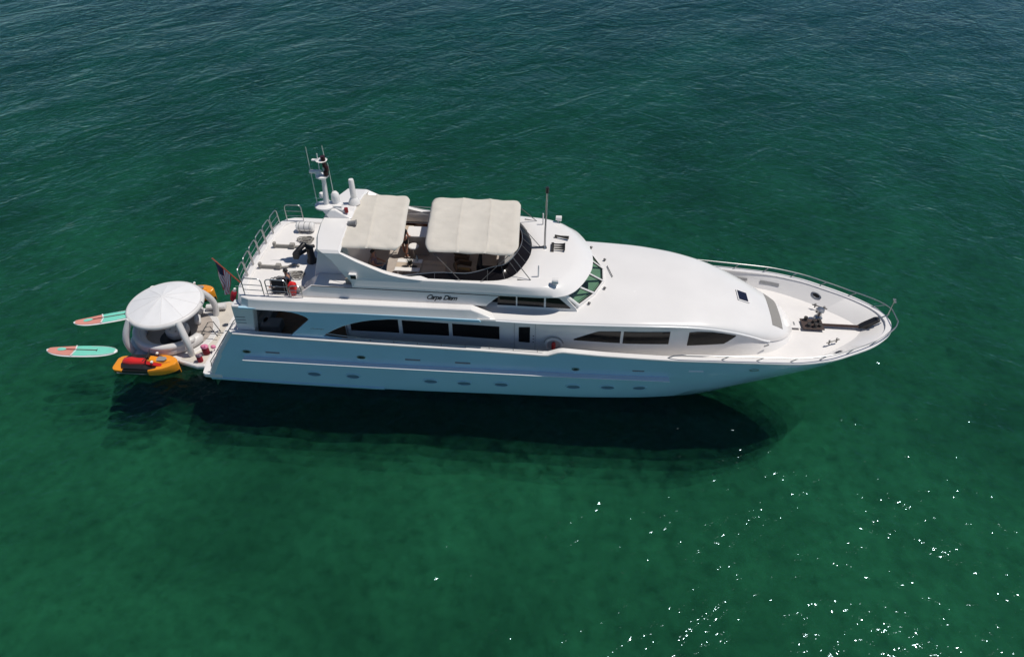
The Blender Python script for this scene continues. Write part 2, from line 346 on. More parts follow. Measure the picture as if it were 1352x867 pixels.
# portholes
def hull_oval(x, z, rx, rz, off, n=24, sgn=-1):
    return [(x + rx * math.cos(2 * math.pi * k / n), sgn * -(hull_y(x + rx * math.cos(2 * math.pi * k / n), z + rz * math.sin(2 * math.pi * k / n)) - off), z + rz * math.sin(2 * math.pi * k / n)) for k in range(n)]
for sgn in (-1, 1):
    for x, z in ((5.37, .85), (7.13, .84), (10.63, .79), (12.13, .76), (13.78, .8), (16.96, .88), (18.45, .92), (19.86, .93)):
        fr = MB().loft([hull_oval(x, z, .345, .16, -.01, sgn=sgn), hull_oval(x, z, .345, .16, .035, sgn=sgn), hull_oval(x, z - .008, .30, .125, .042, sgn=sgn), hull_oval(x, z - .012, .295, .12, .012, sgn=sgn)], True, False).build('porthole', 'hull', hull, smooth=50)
        MB().loft([hull_oval(x, z - .012, .297, .122, .018, sgn=sgn), hull_oval(x, z - .012, .02, .01, .024, sgn=sgn)], True, True).build('glass', 'glass2', fr)
    for x, z, l, mm in ((3.73, 2.06, .62, 'grey'), (9.96, 2.12, .66, 'grey'), (12.14, 2.1, .66, 'grey'), (19.64, 2.2, .5, 'grey'), (22.05, 2.3, .62, 'rail'), (26.0, 2.66, .56, 'rail')):
        b = MB()
        for k in range(3):
            zz = z + (k - 1) * .032
            b.loft([[(xx, sgn * -(hull_y(xx, zz) - .004), zz - .012), (xx, sgn * -(hull_y(xx, zz) - .022), zz - .006), (xx, sgn * -(hull_y(xx, zz) - .004), zz + .012)] for xx in frange(x - l / 2, x + l / 2, 5)])
        b.build('hull_vent', mm, hull, smooth=0)
    for x, z, rx in ((2.56, 2.03, .19), (7.69, 2.1, .19), (16.99, 2.1, .17), (24.45, 2.42, .20)):
        f = MB().loft([hull_oval(x, z, rx, .10, 0, sgn=sgn), hull_oval(x, z, rx, .10, .03, sgn=sgn), hull_oval(x, z, rx * .72, .06, .03, sgn=sgn), hull_oval(x, z, rx * .7, .055, .005, sgn=sgn)], True, False).build('fairlead', 'steel', hull, smooth=50)
        MB().loft([hull_oval(x, z, rx * .72, .06, .008, sgn=sgn), hull_oval(x, z, .01, .005, .009, sgn=sgn)], True, True).build('opening', 'black', f)

# ------------------------------------------------------------------ main deck, transom
b = MB(); dx = [2.0] + frange(2.4, x5 - .02, 70)
rows = [[(x, -(fd(x) + .03), deckz(x)), (x, -(fd(x) + .03) * .5, deckz(x) + .01), (x, 0, deckz(x) + .015), (x, (fd(x) + .03) * .5, deckz(x) + .01), (x, fd(x) + .03, deckz(x))] for x in dx]
deck = b.loft(rows, False, False).build('main_deck', 'deckw', yacht, smooth=40)
b = MB(); b.box((4.35, 0, 2.125), (5.1, 6.2, .02)); b.build('cockpit_floor', 'teak', yacht, smooth=0)
tr = MB()
tr.loft([[(.45, -3.08, -.5), (.45, 3.08, -.5)], [(.5, -3.08, .28), (.5, 3.08, .28)], [(.95, -3.12, .95), (.95, 3.12, .95)], [(1.75, -3.2, 2.3), (1.75, 3.2, 2.3)], [(2.1, -3.2, 2.75), (2.1, 3.2, 2.75)], [(2.35, -3.2, 2.78), (2.35, 3.2, 2.78)], [(2.4, -3.2, 2.1), (2.4, 3.2, 2.1)]], False, False)
transom = tr.build('transom', 'gel', yacht, smooth=25)
for sgn in (-1, 1):                                       # the quarters: thick raked wings beside the stairs
    rings = []; b = MB()
    for (x, y, z) in [(K1[0][0], 3.12, 0), ((.3 + 1.25) / 2, 3.26, .83), (1.25, 3.3, 1.66), (1.72, 3.325, 2.38), (2.2, 3.36, 3.09)]:
        rings.append([(x + .02, sgn * (y + .003), z), (x - .16, sgn * (y - .06), z + .03), (x - .2, sgn * (y - .16), z + .04), (x - .1, sgn * (y - .24), z + .03), (x + .5, sgn * (y - .25), z - .02), (x + .5, sgn * (y - .03), z - .05)])
    b.loft(rings); b.build('quarter_wing', 'gel', transom, smooth=50)
b = MB()
b.prism([(-.02, -3.12), (.1, -3.2), (.9, -3.2), (.9, 3.2), (.1, 3.2), (-.02, 3.12), (-.12, 2.6), (-.14, 0), (-.12, -2.6)], .12, .34, 'z')
b.build('swim_platform', 'gel', transom, smooth=0, bevel=.03)
for sgn in (-1, 1):
    b = MB()
    for k in range(7):
        x = .62 + k * .235; z = .34 + (k + 1) * .262
        b.box((x + .3, sgn * 2.62, z - .35), (.62, .78, .7))
    b.build('stairway', 'gel', transom, smooth=0, bevel=.02)
    for yy in (3.02, 2.2):
        hp = [(.45, sgn * yy, .5), (.5, sgn * yy, 1.0), (.75, sgn * yy, 1.35), (1.7, sgn * yy, 2.75), (1.95, sgn * yy, 3.0), (2.1, sgn * yy, 2.8)]
        MB().tube(hp, .02, 8).build('handrail', 'steel', transom)
for yy in (-1.2, -.2, .9):
    MB().box((1.02, yy, 1.13), (.05, .3, .16)).build('transom_vent', 'grey', transom, smooth=0)
b = MB(); b.box((1.42, 0, 1.75), (.02, 1.5, .02))
b.tube([(1.28, -.9, 1.65), (1.15, -.9, 1.75), (1.15, .9, 1.75), (1.28, .9, 1.65)], .018, 8)
b.build('grab_rail', 'steel', transom)
# cockpit
for sgn in (-1, 1):
    b = MB(); b.prism([(2.3, 2.2), (2.95, 2.2), (3.3, 4.42), (2.35, 4.42)], min(sgn * 2.65, sgn * 3.12), max(sgn * 2.65, sgn * 3.12), 'y')
    pil = b.build('overhang_pillar', 'gel', yacht, smooth=0, bevel=.06)
    g = MB()
    for k in range(3): g.box((2.62, sgn * 3.125, 3.5 + k * .16), (.42, .02, .025))
    g.build('grille', 'grey', pil, smooth=0)
b = MB(); b.box((2.78, 0, 2.36), (.7, 4.0, .46)); b.box((2.52, 0, 2.75), (.2, 4.0, .5)); b.box((3.3, -1.9, 2.36), (.9, .65, .46))
b.build('cockpit_sofa', 'greyfab', yacht, smooth=0, bevel=.06)
b = MB(); b.box((6.95, 0, 3.27), (.08, 5.0, 2.34)); bd = b.build('saloon_bulkhead', 'gel', yacht, smooth=0)
for yy in (-1.15, 0, 1.15): MB().box((6.9, yy, 3.2), (.03, 1.05, 2.0)).build('sliding_door', 'glass', bd, smooth=0, bevel=.01)

# ------------------------------------------------------------------ cabin sides, windows
wall_b = T([(7, 2.5), (15, 2.5), (16.8, 2.68), (19, 2.74), (20.9, 2.66), (22, 2.52), (23.1, 2.36), (24.3, 2.2), (25, 2.06), (25.5, 1.87), (25.9, 1.6), (26.3, 1.22), (26.6, .7), (26.72, .15)])
lip_y = T([(12, 3.16), (15, 3.14), (16.9, 3.06), (19.3, 2.93), (20.9, 2.74), (22.3, 2.5), (23.45, 2.25), (24.5, 1.96), (25.15, 1.73), (25.7, 1.46), (26.2, 1.06), (26.5, .6), (26.64, .1)])
lip_z = T([(12, 4.40), (15, 4.33), (16.9, 4.30), (19.3, 4.27), (20.9, 4.18), (22.3, 3.97), (23.45, 3.64), (24.5, 3.18), (25.15, 2.82), (25.7, 2.64), (26.2, 2.52), (26.64, 2.43)])
crown = T([(12, 4.60), (18, 4.58), (20, 4.53), (21.5, 4.42), (23.3, 4.1), (24.2, 3.82), (25, 3.54), (25.6, 3.25), (26.0, 3.0), (26.4, 2.70), (26.64, 2.46)])
def wall_t(x): return min(wall_b(x), lip_y(x) - .07)
def wall_y(x, z):
    t = min(max((z - deckz(x)) / (lip_z(x) - deckz(x)), 0), 1); return wall_b(x) * (1 - t) + wall_t(x) * t
b = MB(); xs = frange(6.95, 26.62, 95)
for sgn in (-1, 1):
    b.loft([[(x, sgn * (wall_b(x) + .0), deckz(x) - .05), (x, sgn * wall_y(x, (deckz(x) + lip_z(x)) / 2), (deckz(x) + lip_z(x)) / 2), (x, sgn * wall_t(x), lip_z(x) + .01)] for x in xs], False, False)
cabin = b.build('cabin', 'gel', yacht, smooth=40)
def window(name, pts_top, pts_bot, sgn, parent, m='glass', off=.014, yf=None, frame=.035):
    """panel bounded by two x-z outlines, lying on the curved wall"""
    yf = yf or wall_y
    ft, fb = lin(pts_top), lin(pts_bot); xa = max(pts_top[0][0], pts_bot[0][0]); xb = min(pts_top[-1][0], pts_bot[-1][0])
    rows = []
    for x in frange(xa, xb, 14):
        zt, zb = ft(x), fb(x)
        rows.append([(x, sgn * (yf(x, zb) - .01), zb), (x, sgn * (yf(x, zb) + off), zb), (x, sgn * (yf(x, (zt + zb) / 2) + off), (zt + zb) / 2), (x, sgn * (yf(x, zt) + off), zt), (x, sgn * (yf(x, zt) - .01), zt)])
    return MB().loft(rows, True, True).build(name, m, parent, smooth=30)
for sgn in (-1, 1):
    window('cabin_window', [(7.16, 3.40), (7.8, 3.56), (9.28, 3.60)], [(7.16, 2.86), (9.28, 2.86)], sgn, cabin)
    window('cabin_window', [(9.45, 3.58), (11.47, 3.54)], [(9.45, 2.83), (11.47, 2.84)], sgn, cabin)
    window('cabin_window', [(11.63, 3.54), (13.66, 3.51)], [(11.63, 2.85), (13.66, 2.79)], sgn, cabin)
    b = MB()                                                     # side door with its window
    for xx in (14.3, 15.2): b.box((xx, sgn * 2.505, 3.2), (.015, .02, 2.05))
    door = b.build('side_door', 'grey', cabin, smooth=0)
    window('door_window', [(14.49, 3.54), (14.97, 3.57)], [(14.49, 2.72), (14.97, 2.70)], sgn, door, yf=lambda x, z: wall_y(x, z) + .004)
    for k in range(3): MB().ell((15.12, sgn * 2.52, 2.75 + k * .17), (.03, .02, .03), 8, 6).build('door_latch', 'darksteel', door)
    window('cabin_window', [(16.84, 3.19), (17.3, 3.44), (17.85, 3.72), (18.78, 3.79)], [(16.84, 3.13), (18.78, 3.15)], sgn, cabin)
    window('cabin_window', [(18.9, 3.79), (20.82, 3.85)], [(18.9, 3.14), (20.82, 3.17)], sgn, cabin)
    window('cabin_window', [(21.62, 3.78), (22.0, 3.79), (22.55, 3.72), (23.1, 3.58), (23.66, 3.40)], [(21.62, 3.06), (23.22, 3.03), (23.66, 3.36)], sgn, cabin)
    MB().box((25.1, sgn * 1.98, 2.78), (.25, .03, .07), rz=-sgn * .5).build('cabin_vent', 'grey', cabin, smooth=0)
# trunk roof
b = MB(); xs = frange(12.9, 26.63, 110); NV = 33
def roof_pt(x, v):
    y = lip_y(x) * v; a = min(abs(v) ** 2.6, 1)
    return (x, y, lip_z(x) + .05 + (crown(x) - lip_z(x) - .05) * math.sqrt(max(1 - a, 0)))
vv = [math.sin(math.pi / 2 * q) for q in frange(-1, 1, NV)]
rows = []
for x in xs:
    r = [roof_pt(x, v) for v in vv]
    e = lip_y(x)
    rows.append([(x, -(wall_t(x) - .02), lip_z(x) - .01), (x, -e, lip_z(x) - .01), (x, -e - .015, lip_z(x) + .025)] + r + [(x, e + .015, lip_z(x) + .025), (x, e, lip_z(x) - .01), (x, wall_t(x) - .02, lip_z(x) - .01)])
roof = b.loft(rows, False, False).build('trunk_roof', 'gel', yacht, smooth=50)
for sgn in (-1, 1):
    MB().tube([(x, sgn * (lip_y(x) + .01), lip_z(x) + .0) for x in frange(12.7, 25.3, 60)], .035, 8).build('roof_edge_trim', 'rail', roof)
def on_roof(x, y, up=0): return Vector(roof_pt(x, y / lip_y(x))) + Vector((0, 0, up))
def roof_patch(name, x0, x1, yw0, yw1, up, th, m, parent, n=9):
    rows = []
    for x in frange(x0, x1, 7):
        t = (x - x0) / (x1 - x0); hw = yw0 + (yw1 - yw0) * t
        top = [on_roof(x, y, up + th) for y in frange(-hw, hw, n)]; bot = [on_roof(x, y, up) for y in frange(hw, -hw, n)]
        rows.append(top + bot)
    return MB().loft(rows, True, True).build(name, m, parent, smooth=30)
hf = roof_patch('deck_hatch', 23.93, 24.45, .38, .36, -.02, .07, 'gel', roof)
roof_patch('glass', 23.98, 24.40, .32, .30, .052, .012, mat('smoked_hatch_glass', (.008, .008, .02), .08), hf)
roof_patch('nonskid_mat', 25.42, 25.95, 1.12, 1.0, .003, .012, 'matgrey', roof)

# ------------------------------------------------------------------ side plates (between hull and upper deck)
sp = [(2.75, 4.5), (2.75, 4.40), (3.3, 4.40), (4.6, 4.40), (5.0, 4.36), (5.25, 4.29), (5.48, 4.2), (5.62, 4.11), (5.68, 4.02), (5.62, 3.93), (4.68, 3.0), (4.6, 2.92), (7.9, 2.9), (7.9, 2.96), (7.3, 2.99), (6.16, 3.12), (6.4, 3.32), (6.7, 3.52), (7.1, 3.74), (7.58, 3.94), (8.0, 4.07), (8.4, 4.16), (9.35, 4.29), (11, 4.32), (12.9, 4.33), (13.0, 4.38), (12.9, 4.48)]
for sgn in (-1, 1):
    b = MB(); b.prism(sp, min(sgn * 3.18, sgn * 3.30), max(sgn * 3.18, sgn * 3.30), 'y')
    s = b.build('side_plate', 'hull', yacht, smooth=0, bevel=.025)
    g = MB()
    for k in range(7):                                           # small illegible maker's script
        g.box((5.72 + k * .085, sgn * 3.304, 3.53 + .012 * math.sin(k * 2.1)), (.06, .008, .025 + .02 * (k % 2)))
    g.build('maker_lettering', 'grey', s, smooth=0)
    MB().tube([(6.3, sgn * 3.3, 3.3), (8, sgn * 3.32, 3.14), (11, sgn * 3.33, 3.08), (15.6, sgn * 3.34, 3.0)], .018, 8).build('side_rail', 'steel', s)
    for k in range(8): MB().cyl((8.2 + k * 1.02, sgn * 3.33, 2.93), (8.2 + k * 1.02, sgn * 3.33, 3.1), .014, 6).build('rail_post', 'darksteel', s)

# ------------------------------------------------------------------ upper (boat) deck with its gunwale
half = [(13.6, 3.25), (10, 3.27), (6, 3.29), (3.7, 3.30), (3.2, 3.27), (2.85, 3.13), (2.6, 2.85), (2.45, 2.45), (2.33, 1.6), (2.28, .8), (2.26, 0)]
plan = [Vector((x, -y, 0)) for x, y in half] + [Vector((x, y, 0)) for x, y in reversed(half[:-1])]
# refine
pl = []
for i in range(len(plan) - 1):
    n = max(int((plan[i + 1] - plan[i]).length / .25), 1)
    for k in range(n): pl.append(plan[i].lerp(plan[i + 1], k / n))
pl.append(plan[-1])
def gun(off, z, aft_out=0):
    out = []
    for i, p in enumerate(pl):
        a = pl[max(i - 2, 0)]; c = pl[min(i + 2, len(pl) - 1)]; t = (c - a).normalized(); nrm = Vector((t.y, -t.x, 0))   # inward
        h = 1 if p.x < 12.6 else max(0, 1 - (p.x - 12.6) / 1.0)
        aft = max(0, min(1, (3.2 - p.x) / .6))
        q = p - nrm * off - nrm * aft_out * aft
        zz = 4.42 + (z - 4.42) * (h if z > 4.5 else 1)
        out.append((q.x, q.y, zz))
    return out
# plan runs starboard fwd -> aft -> port, so its right-hand side is ... outward handled by sign below
sgnn = 1
G = [gun(.5, 4.40), gun(.03, 4.40), gun(-.02, 4.44), gun(0, 4.50), gun(.022, 4.55), gun(.09, 4.85), gun(.12, 4.885), gun(.42, 4.885), gun(.45, 4.85), gun(.47, 4.79)]
test = gun(.5, 4.4)
if abs(test[0][1]) > 3.3: G = [gun(-o, z) for o, z in ((.5, 4.40), (.03, 4.40), (-.02, 4.44), (0, 4.50), (.022, 4.55), (.09, 4.85), (.12, 4.885), (.42, 4.885), (.45, 4.85), (.47, 4.79))]
b = MB(); b.loft(G, False, False); gunw = b.build('upper_deck', 'gel', yacht, smooth=14)
inner = G[-1]
b = MB(); k = len(inner) // 2
prs = [(inner[i], inner[len(inner) - 1 - i]) for i in range(k + 1)]
b.loft([[(a[0], a[1], 4.80), (a[0], 0, 4.81), (c[0], c[1], 4.80)] for a, c in prs if abs(a[1] - c[1]) > .01], False, False)
b.loft([[(a[0], a[1], 4.40), (c[0], c[1], 4.40)] for a, c in [(G[0][i], G[0][len(inner) - 1 - i]) for i in range(k + 1)] if abs(a[1] - c[1]) > .01], False, False)
b.build('deck_plating', 'deckw', gunw, smooth=0)
# guard hoops
def hoop(p0, p1, h=.88, tilt=(0, 0)):
    p0 = Vector(p0); p1 = Vector(p1); d = p1 - p0; up = Vector((tilt[0], tilt[1], h)); r = .16; L = d.length; e = d.normalized()
    path = [p0, p0 + up * .8]
    for a in (0, 30, 60, 90): path.append(p0 + up * (1 - r / h) + e * r * (1 - math.cos(R(a))) + up.normalized() * r * math.sin(R(a)))
    for a in (90, 60, 30, 0): path.append(p1 + up * (1 - r / h) - e * r * (1 - math.cos(R(a))) + up.normalized() * r * math.sin(R(a)))
    path += [p1 + up * .8, p1]
    b = MB(); b.tube(path, .024, 8)
    for t in (.33, .62): b.tube([p0 + up * t, p1 + up * t], .016, 8)
    return b.build('guard_hoop', 'steel', gunw)
ys = [2.55, 1.72, .88, .04, -.8, -1.62, -2.42]
for i in range(6):
    hoop((2.62 + .12 * (abs(ys[i]) / 2.5) ** 2, ys[i] - .04, 4.84), (2.62 + .12 * (abs(ys[i + 1]) / 2.5) ** 2, ys[i + 1] + .04, 4.84), tilt=(-.06, 0))
hoop((2.95, 2.9, 4.86), (3.75, 2.92, 4.86)); hoop((3.02, -2.9, 4.86), (3.86, -2.92, 4.86)); hoop((4.03, -2.92, 4.86), (4.92, -2.92, 4.86))
hoop((5.0, -2.92, 4.86), (5.5, -2.92, 4.86), .62)

# ------------------------------------------------------------------ flybridge
for sgn in (-1, 1):                                              # lower side wall carrying the name
    poly = [(5.1, 4.82), (5.85, 5.36), (7.0, 5.385), (13.72, 5.36), (13.15, 4.82)]
    b = MB(); n = len(poly)
    def wy(z): return 2.79 - (z - 4.82) * .15
    vs = [(x, sgn * wy(z), z) for x, z in poly] + [(x, sgn * (wy(z) - .12), z) for x, z in poly]
    b.add(vs, [tuple(range(n))[::-1], tuple(range(n, 2 * n))] + [(i, (i + 1) % n, n + (i + 1) % n, n + i) for i in range(n)])
    sw = b.build('house_side', 'gel', yacht, smooth=0, bevel=.02)
    MB().tube([(5.88, sgn * 2.712, 5.37), (7.6, sgn * 2.722, 5.372), (13.7, sgn * 2.73, 5.345)], .017, 6).build('seam', 'black', sw)
    if sgn < 0:
        fc = bpy.data.curves.new('name_lettering', 'FONT'); fc.body = 'Carpe Diem'; fc.size = .30; fc.shear = .5; fc.extrude = .004; fc.offset = .006; fc.space_character = .80; fc.space_word = 1.5
        fo = bpy.data.objects.new('name_lettering', fc); col.objects.link(fo); fo.parent = sw
        fo.location = (10.66, -2.768, 5.02); fo.rotation_euler = (R(90) - .149, 0, 0)
        bpy.context.view_layer.update(); fm = bpy.data.meshes.new_from_object(fo.evaluated_get(bpy.context.evaluated_depsgraph_get())); fm.materials.clear(); fm.materials.append(M['ink'])
        lt = bpy.data.objects.new('lettering', fm); col.objects.link(lt); lt.parent = sw; lt.location = fo.location; lt.rotation_euler = fo.rotation_euler; bpy.data.objects.remove(fo); lt.name = 'name_lettering'
# roof brow + coaming, one shell
brow = [(7.6, 2.715), (10, 2.715), (12.5, 2.72), (14.2, 2.75), (15.2, 2.76), (15.85, 2.72), (16.3, 2.6), (16.7, 2.3), (17.05, 1.75), (17.3, 1.15), (17.46, .55), (17.5, 0)]
wsb = [(7.6, 2.50), (10, 2.50), (12.0, 2.50), (13.1, 2.47), (13.6, 2.40), (13.95, 2.26), (14.25, 1.98), (14.48, 1.55), (14.65, 1.1), (14.77, .7), (14.83, .35), (14.85, 0)]
def dens(pts, n=61):
    q = [Vector((a, b_, 0)) for a, b_ in pts]; L = [0]
    for i in range(1, len(q)): L.append(L[-1] + 1)
    out = []
    fx = T([(L[i], q[i].x) for i in range(len(q))]); fy = T([(L[i], q[i].y) for i in range(len(q))])
    for t in frange(0, L[-1], n): out.append((fx(t), fy(t)))
    return out
B = dens(brow); W = dens(wsb)
def ring(t, z, zf=None, inset=0):
    """between the lip (t=0) and the windscreen foot (t=1); starboard -> bow -> port"""
    st = []
    for (bx, by), (wx, wy_) in zip(B, W):
        st.append((bx + (wx - bx) * t, -(by + (wy_ - by) * t), z(bx) if callable(z) else z))
    return st + [(x, -y, z_) for x, y, z_ in reversed(st[:-1])]
f = MB()
def under(t): return ring(t, 5.34)
def zmix(za, zf):
    def z(x):
        t = min(1, max(0, (x - 13.6) / 2.0)); t = t * t * (3 - 2 * t); return za * (1 - t) + zf * t
    return z
rows = [[(x - (.9 if x > 14 else .0) * min(1, (x - 14) / 2 if x > 14 else 0), y * .88, 5.36) for x, y, z in ring(0, 5.36)], ring(0, 5.36), [(x + .015, y * 1.004, 5.40) for x, y, z in ring(0, 5.4)],
        ring(.06, zmix(5.50, 5.50)), ring(.14, zmix(5.63, 5.64)), ring(.25, zmix(5.82, 5.755)), ring(.30, zmix(5.862, 5.785)), ring(.42, zmix(5.875, 5.82)), ring(.6, zmix(5.875, 5.85)), ring(.8, 5.87), ring(1, 5.87), ring(1.015, 5.85), ring(1.03, 4.82)]
fly = f.loft(rows, False, False).build('flybridge', 'gel', yacht, smooth=45)
fly.data.materials.append(M['maroon'])
nn = len(rows[0]) - 1
for p in fly.data.polygons:
    if p.index >= nn * 11: p.material_index = 1
b = MB(); st = [(x, y) for x, y, z in ring(1.03, 0)]; k = len(st) // 2
b.loft([[(st[i][0], st[i][1], 4.83), (st[i][0], -st[i][1], 4.83)] for i in range(k)], False, False)
b.build('flybridge_floor', 'taupe', fly, smooth=0)
# tinted wrap-round windscreen
bot = [(x, y, 5.85) for x, y, z in ring(.99, 0) if x > 9.3]; nb = len(bot)
top = []
for i, (x, y, z) in enumerate(bot):
    a = Vector(bot[max(i - 1, 0)]); c = Vector(bot[min(i + 1, nb - 1)]); t = (c - a).normalized(); nin = Vector((-t.y, t.x, 0))
    g = min(1, max(0, (x - 9.3) / 1.9)); g2 = min(1, max(0, (x - 12.2) / 1.5)); g2 = g2 * g2 * (3 - 2 * g2); top.append(Vector((x, y, 5.85)) + nin * (.02 + .12 * g + .30 * g2) + Vector((0, 0, .05 + .22 * g + .16 * g2)))
if abs(top[5].y) > abs(bot[5][1]): top = [Vector((2 * p[0] - q.x, 2 * p[1] - q.y, q.z)) for p, q in zip(bot, top)]
wsn = MB().loft([bot, [tuple(q) for q in top], [(q.x - .02, q.y * .992, q.z) for q in top], [(x - .02, y * .99, z) for x, y, z in bot]], False, False).build('flybridge_windscreen', mat('black_tinted_screen', (.008, .007, .008), .15, spec=.12), fly, smooth=60)
MB().tube(top, .018, 8).build('top_rail', 'steel', wsn)
for i in range(4, nb, 9): MB().cyl(Vector(bot[i]) + Vector((0, 0, .01)), top[i] + Vector((.012, 0, .012)), .012, 6).build('mullion', 'darksteel', wsn)
# port side coaming rail
for sgn in (1,):
    b = MB(); pts = [(7.9, sgn * 2.62, 6.15), (8.6, sgn * 2.62, 6.13), (10.2, sgn * 2.62, 6.10)]
    b.tube(pts, .02, 8)
    for p in pts: b.cyl((p[0], p[1], 5.85), p, .015, 6)
    b.build('coaming_rail', 'steel', fly)
# roof fittings
for sgn in (-1, 1):
    b = MB(); yy = 2.38 * sgn
    b.cyl((15.92, yy, 5.72), (15.92, yy, 5.92), .035, 8); b.tube([(15.80, yy, 5.98), (16.05, yy, 5.96)], [.11, .13], 14)
    l = b.build('searchlight', 'gel', fly); MB().cyl((16.05, yy, 5.96), (16.07, yy, 5.96), .115, 14).build('lens', 'lamp', l)
    MB().tube([(15.24, sgn * 1.98, 5.82), (15.24, sgn * 1.98, 6.42)], [.035, .03], 10).build('stub_antenna', 'gel', fly)
hb = MB()
for k in range(3):
    yy = .30 - k * .17; hb.tube([(15.72 + .05 * k, yy, 5.95), (16.0, yy, 5.95), (16.18, yy, 5.95), (16.28, yy, 5.95)], [.03, .035, .05, .085], 10)
hb.box((15.74, .13, 5.90), (.12, .6, .1))
hb.build('air_horn', 'blacksteel', fly)
hb = MB(); hb.tube([(15.82, .98, 5.94), (16.05, .93, 5.94), (16.42, .86, 5.94)], [.05, .045, .08], 10); hb.box((15.85, .97, 5.9), (.1, .1, .12)); hb.build('air_horn', 'blacksteel', fly)
b = MB(); b.cyl((15.40, .1, 5.86), (15.40, .1, 5.97), .11, 12, .07); b.tube([(15.40, .1, 5.95), (15.41, .1, 7.2), (15.43, .1, 8.55)], [.045, .04, .035], 10)
lp = b.build('light_pole', 'steel', fly); MB().cyl((15.43, .1, 8.55), (15.43, .1, 8.8), .07, 12).build('lamp_head', 'black', lp)
# pilothouse: side windows and raked windscreen
poly = [(12.9, 4.5), (13.1, 4.72), (13.75, 5.38), (16.25, 5.38), (16.85, 4.66), (16.95, 4.40)]
ph = MB(); ph.box((14.9, 0, 4.81), (3.6, 4.6, .02)); pilot = ph.build('pilothouse', 'taupe', yacht, smooth=0)
for sgn in (-1, 1): MB().prism(poly, min(sgn * 2.46, sgn * 2.40), max(sgn * 2.46, sgn * 2.40), 'y').build('pilothouse_side', 'gel', pilot, smooth=0)
pyf = lambda x, z: 2.455
for sgn in (-1, 1):
    window('side_window', [(13.2, 4.70), (13.72, 5.16), (14.36, 5.17)], [(13.2, 4.66), (14.36, 4.66)], sgn, pilot, yf=pyf)
    window('side_window', [(14.42, 5.17), (15.52, 5.16)], [(14.42, 4.66), (15.52, 4.65)], sgn, pilot, yf=pyf)
    window('side_window', [(15.6, 5.17), (16.13, 5.16), (16.62, 4.69)], [(15.6, 4.65), (16.62, 4.65)], sgn, pilot, yf=pyf)
wb = [(16.93, -2.2), (17.62, -1.33), (18.02, -.45), (18.02, .45), (17.62, 1.33), (16.93, 2.2)]
wt = [(16.28, -2.42), (16.62, -1.72), (16.95, -.62), (16.95, .62), (16.62, 1.72), (16.28, 2.42)]
zb_, zt_ = 4.64, 5.36
def wpt(i, t, e):
    a = Vector((*wb[i], zb_)); c = Vector((*wt[i], zt_)); return a.lerp(c, t)
for i in range(5):
    A, Bq, Cq, D = wpt(i, 0, 0), wpt(i + 1, 0, 0), wpt(i + 1, 1, 0), wpt(i, 1, 0)
    e = .05
    a2 = A.lerp(Bq, e).lerp(D, .06); b2 = Bq.lerp(A, e).lerp(Cq, .06); c2 = Cq.lerp(D, e); d2 = D.lerp(Cq, e)
    MB().add([a2, b2, c2, d2], [(0, 1, 2, 3)]).build('windscreen_pane', 'wsglass', pilot, smooth=0)
    g = MB()
    for p, q in ((a2, b2), (b2, c2), (d2, a2)): g.tube([p, q], .028, 6)
    g.build('window_gasket', 'black', pilot)
for i in range(6): MB().tube([wpt(i, -.02, 0), wpt(i, 1, 0)], .05 if i not in (0, 5) else .085, 8).build('mullion', 'gel', pilot)
g = MB(); g.loft([[(x, y, zb_ - .12), (x * 1.0, y, zb_ + .02), (x - .1, y * .95, zb_ + .03), (x - .1, y * .95, zb_ - .12)] for x, y in [(16.3, -2.48)] + [(x + .03, y * 1.02) for x, y in wb] + [(16.3, 2.48)]], True, True); g.build('window_sill', 'gel', pilot, smooth=30)
g = MB(); g.prism([(15.9, -2.3), (16.8, -2.1), (17.5, -1.25), (17.88, -.4), (17.88, .4), (17.5, 1.25), (16.8, 2.1), (15.9, 2.3)], 4.46, 4.67, 'z'); dsh = g.build('dashboard', 'dash', pilot, smooth=0)
g = MB(); g.box((16.6, -.2, 4.78), (.5, 1.1, .22)); g.box((16.5, .9, 4.78), (.4, .6, .2)); g.box((17.2, -.9, 4.72), (.3, .4, .1)); g.build('instrument_panel', 'black', dsh, smooth=0, bevel=.02)
for yy in (-1.0, .4): 
    g = MB(); g.box((15.7, yy, 4.8), (.5, .6, .2)); g.box((15.45, yy, 5.05), (.14, .6, .6)); g.build('pilot_seat', 'brownint', pilot, smooth=0, bevel=.04)
for x, y in ((17.40, -1.98), (18.06, -.93), (18.1, 1.2), (17.5, 2.2)):
    z = on_roof(x, y).z; g = MB(); g.cyl((x, y, z - .02), (x, y, z + .05), .03, 8); g.ell((x, y, z + .08), (.07, .06, .05), 10, 6); g.build('wiper_motor', 'darksteel', pilot)
g = MB(); g.tube([on_roof(18.2, .75, .05), on_roof(18.32, .3, .06), on_roof(18.42, -.05, .05)], .02, 6); g.build('wiper_arm', 'darksteel', pilot)

# ------------------------------------------------------------------ radar arch and mast
path = [(-2.66, 5.44), (-2.62, 5.82), (-2.662, 5.885), (-2.66, 5.93), (-2.655, 5.98), (-2.65, 6.06), (-2.64, 6.16), (-2.62, 6.34), (-2.58, 6.6), (-2.53, 6.92), (-2.43, 7.02), (-1.6, 7.12), (-.8, 7.17), (0, 7.18)]
path = path + [(-y, z) for y, z in reversed(path[:-1])]
xa = lin([(5.44, 7.62), (5.9, 7.32), (6.4, 7.0), (6.7, 6.78), (6.9, 6.55), (7.05, 6.25), (7.13, 6.08), (7.18, 6.0)])
xf = lin([(5.44, 10.9), (5.82, 10.9), (5.885, 10.5), (5.93, 10.0), (5.98, 9.66), (6.06, 9.3), (6.16, 8.98), (6.34, 8.54), (6.46, 8.26), (6.7, 7.7), (6.86, 7.38), (7.0, 7.25), (7.18, 7.2)])
b = MB(); rings = []
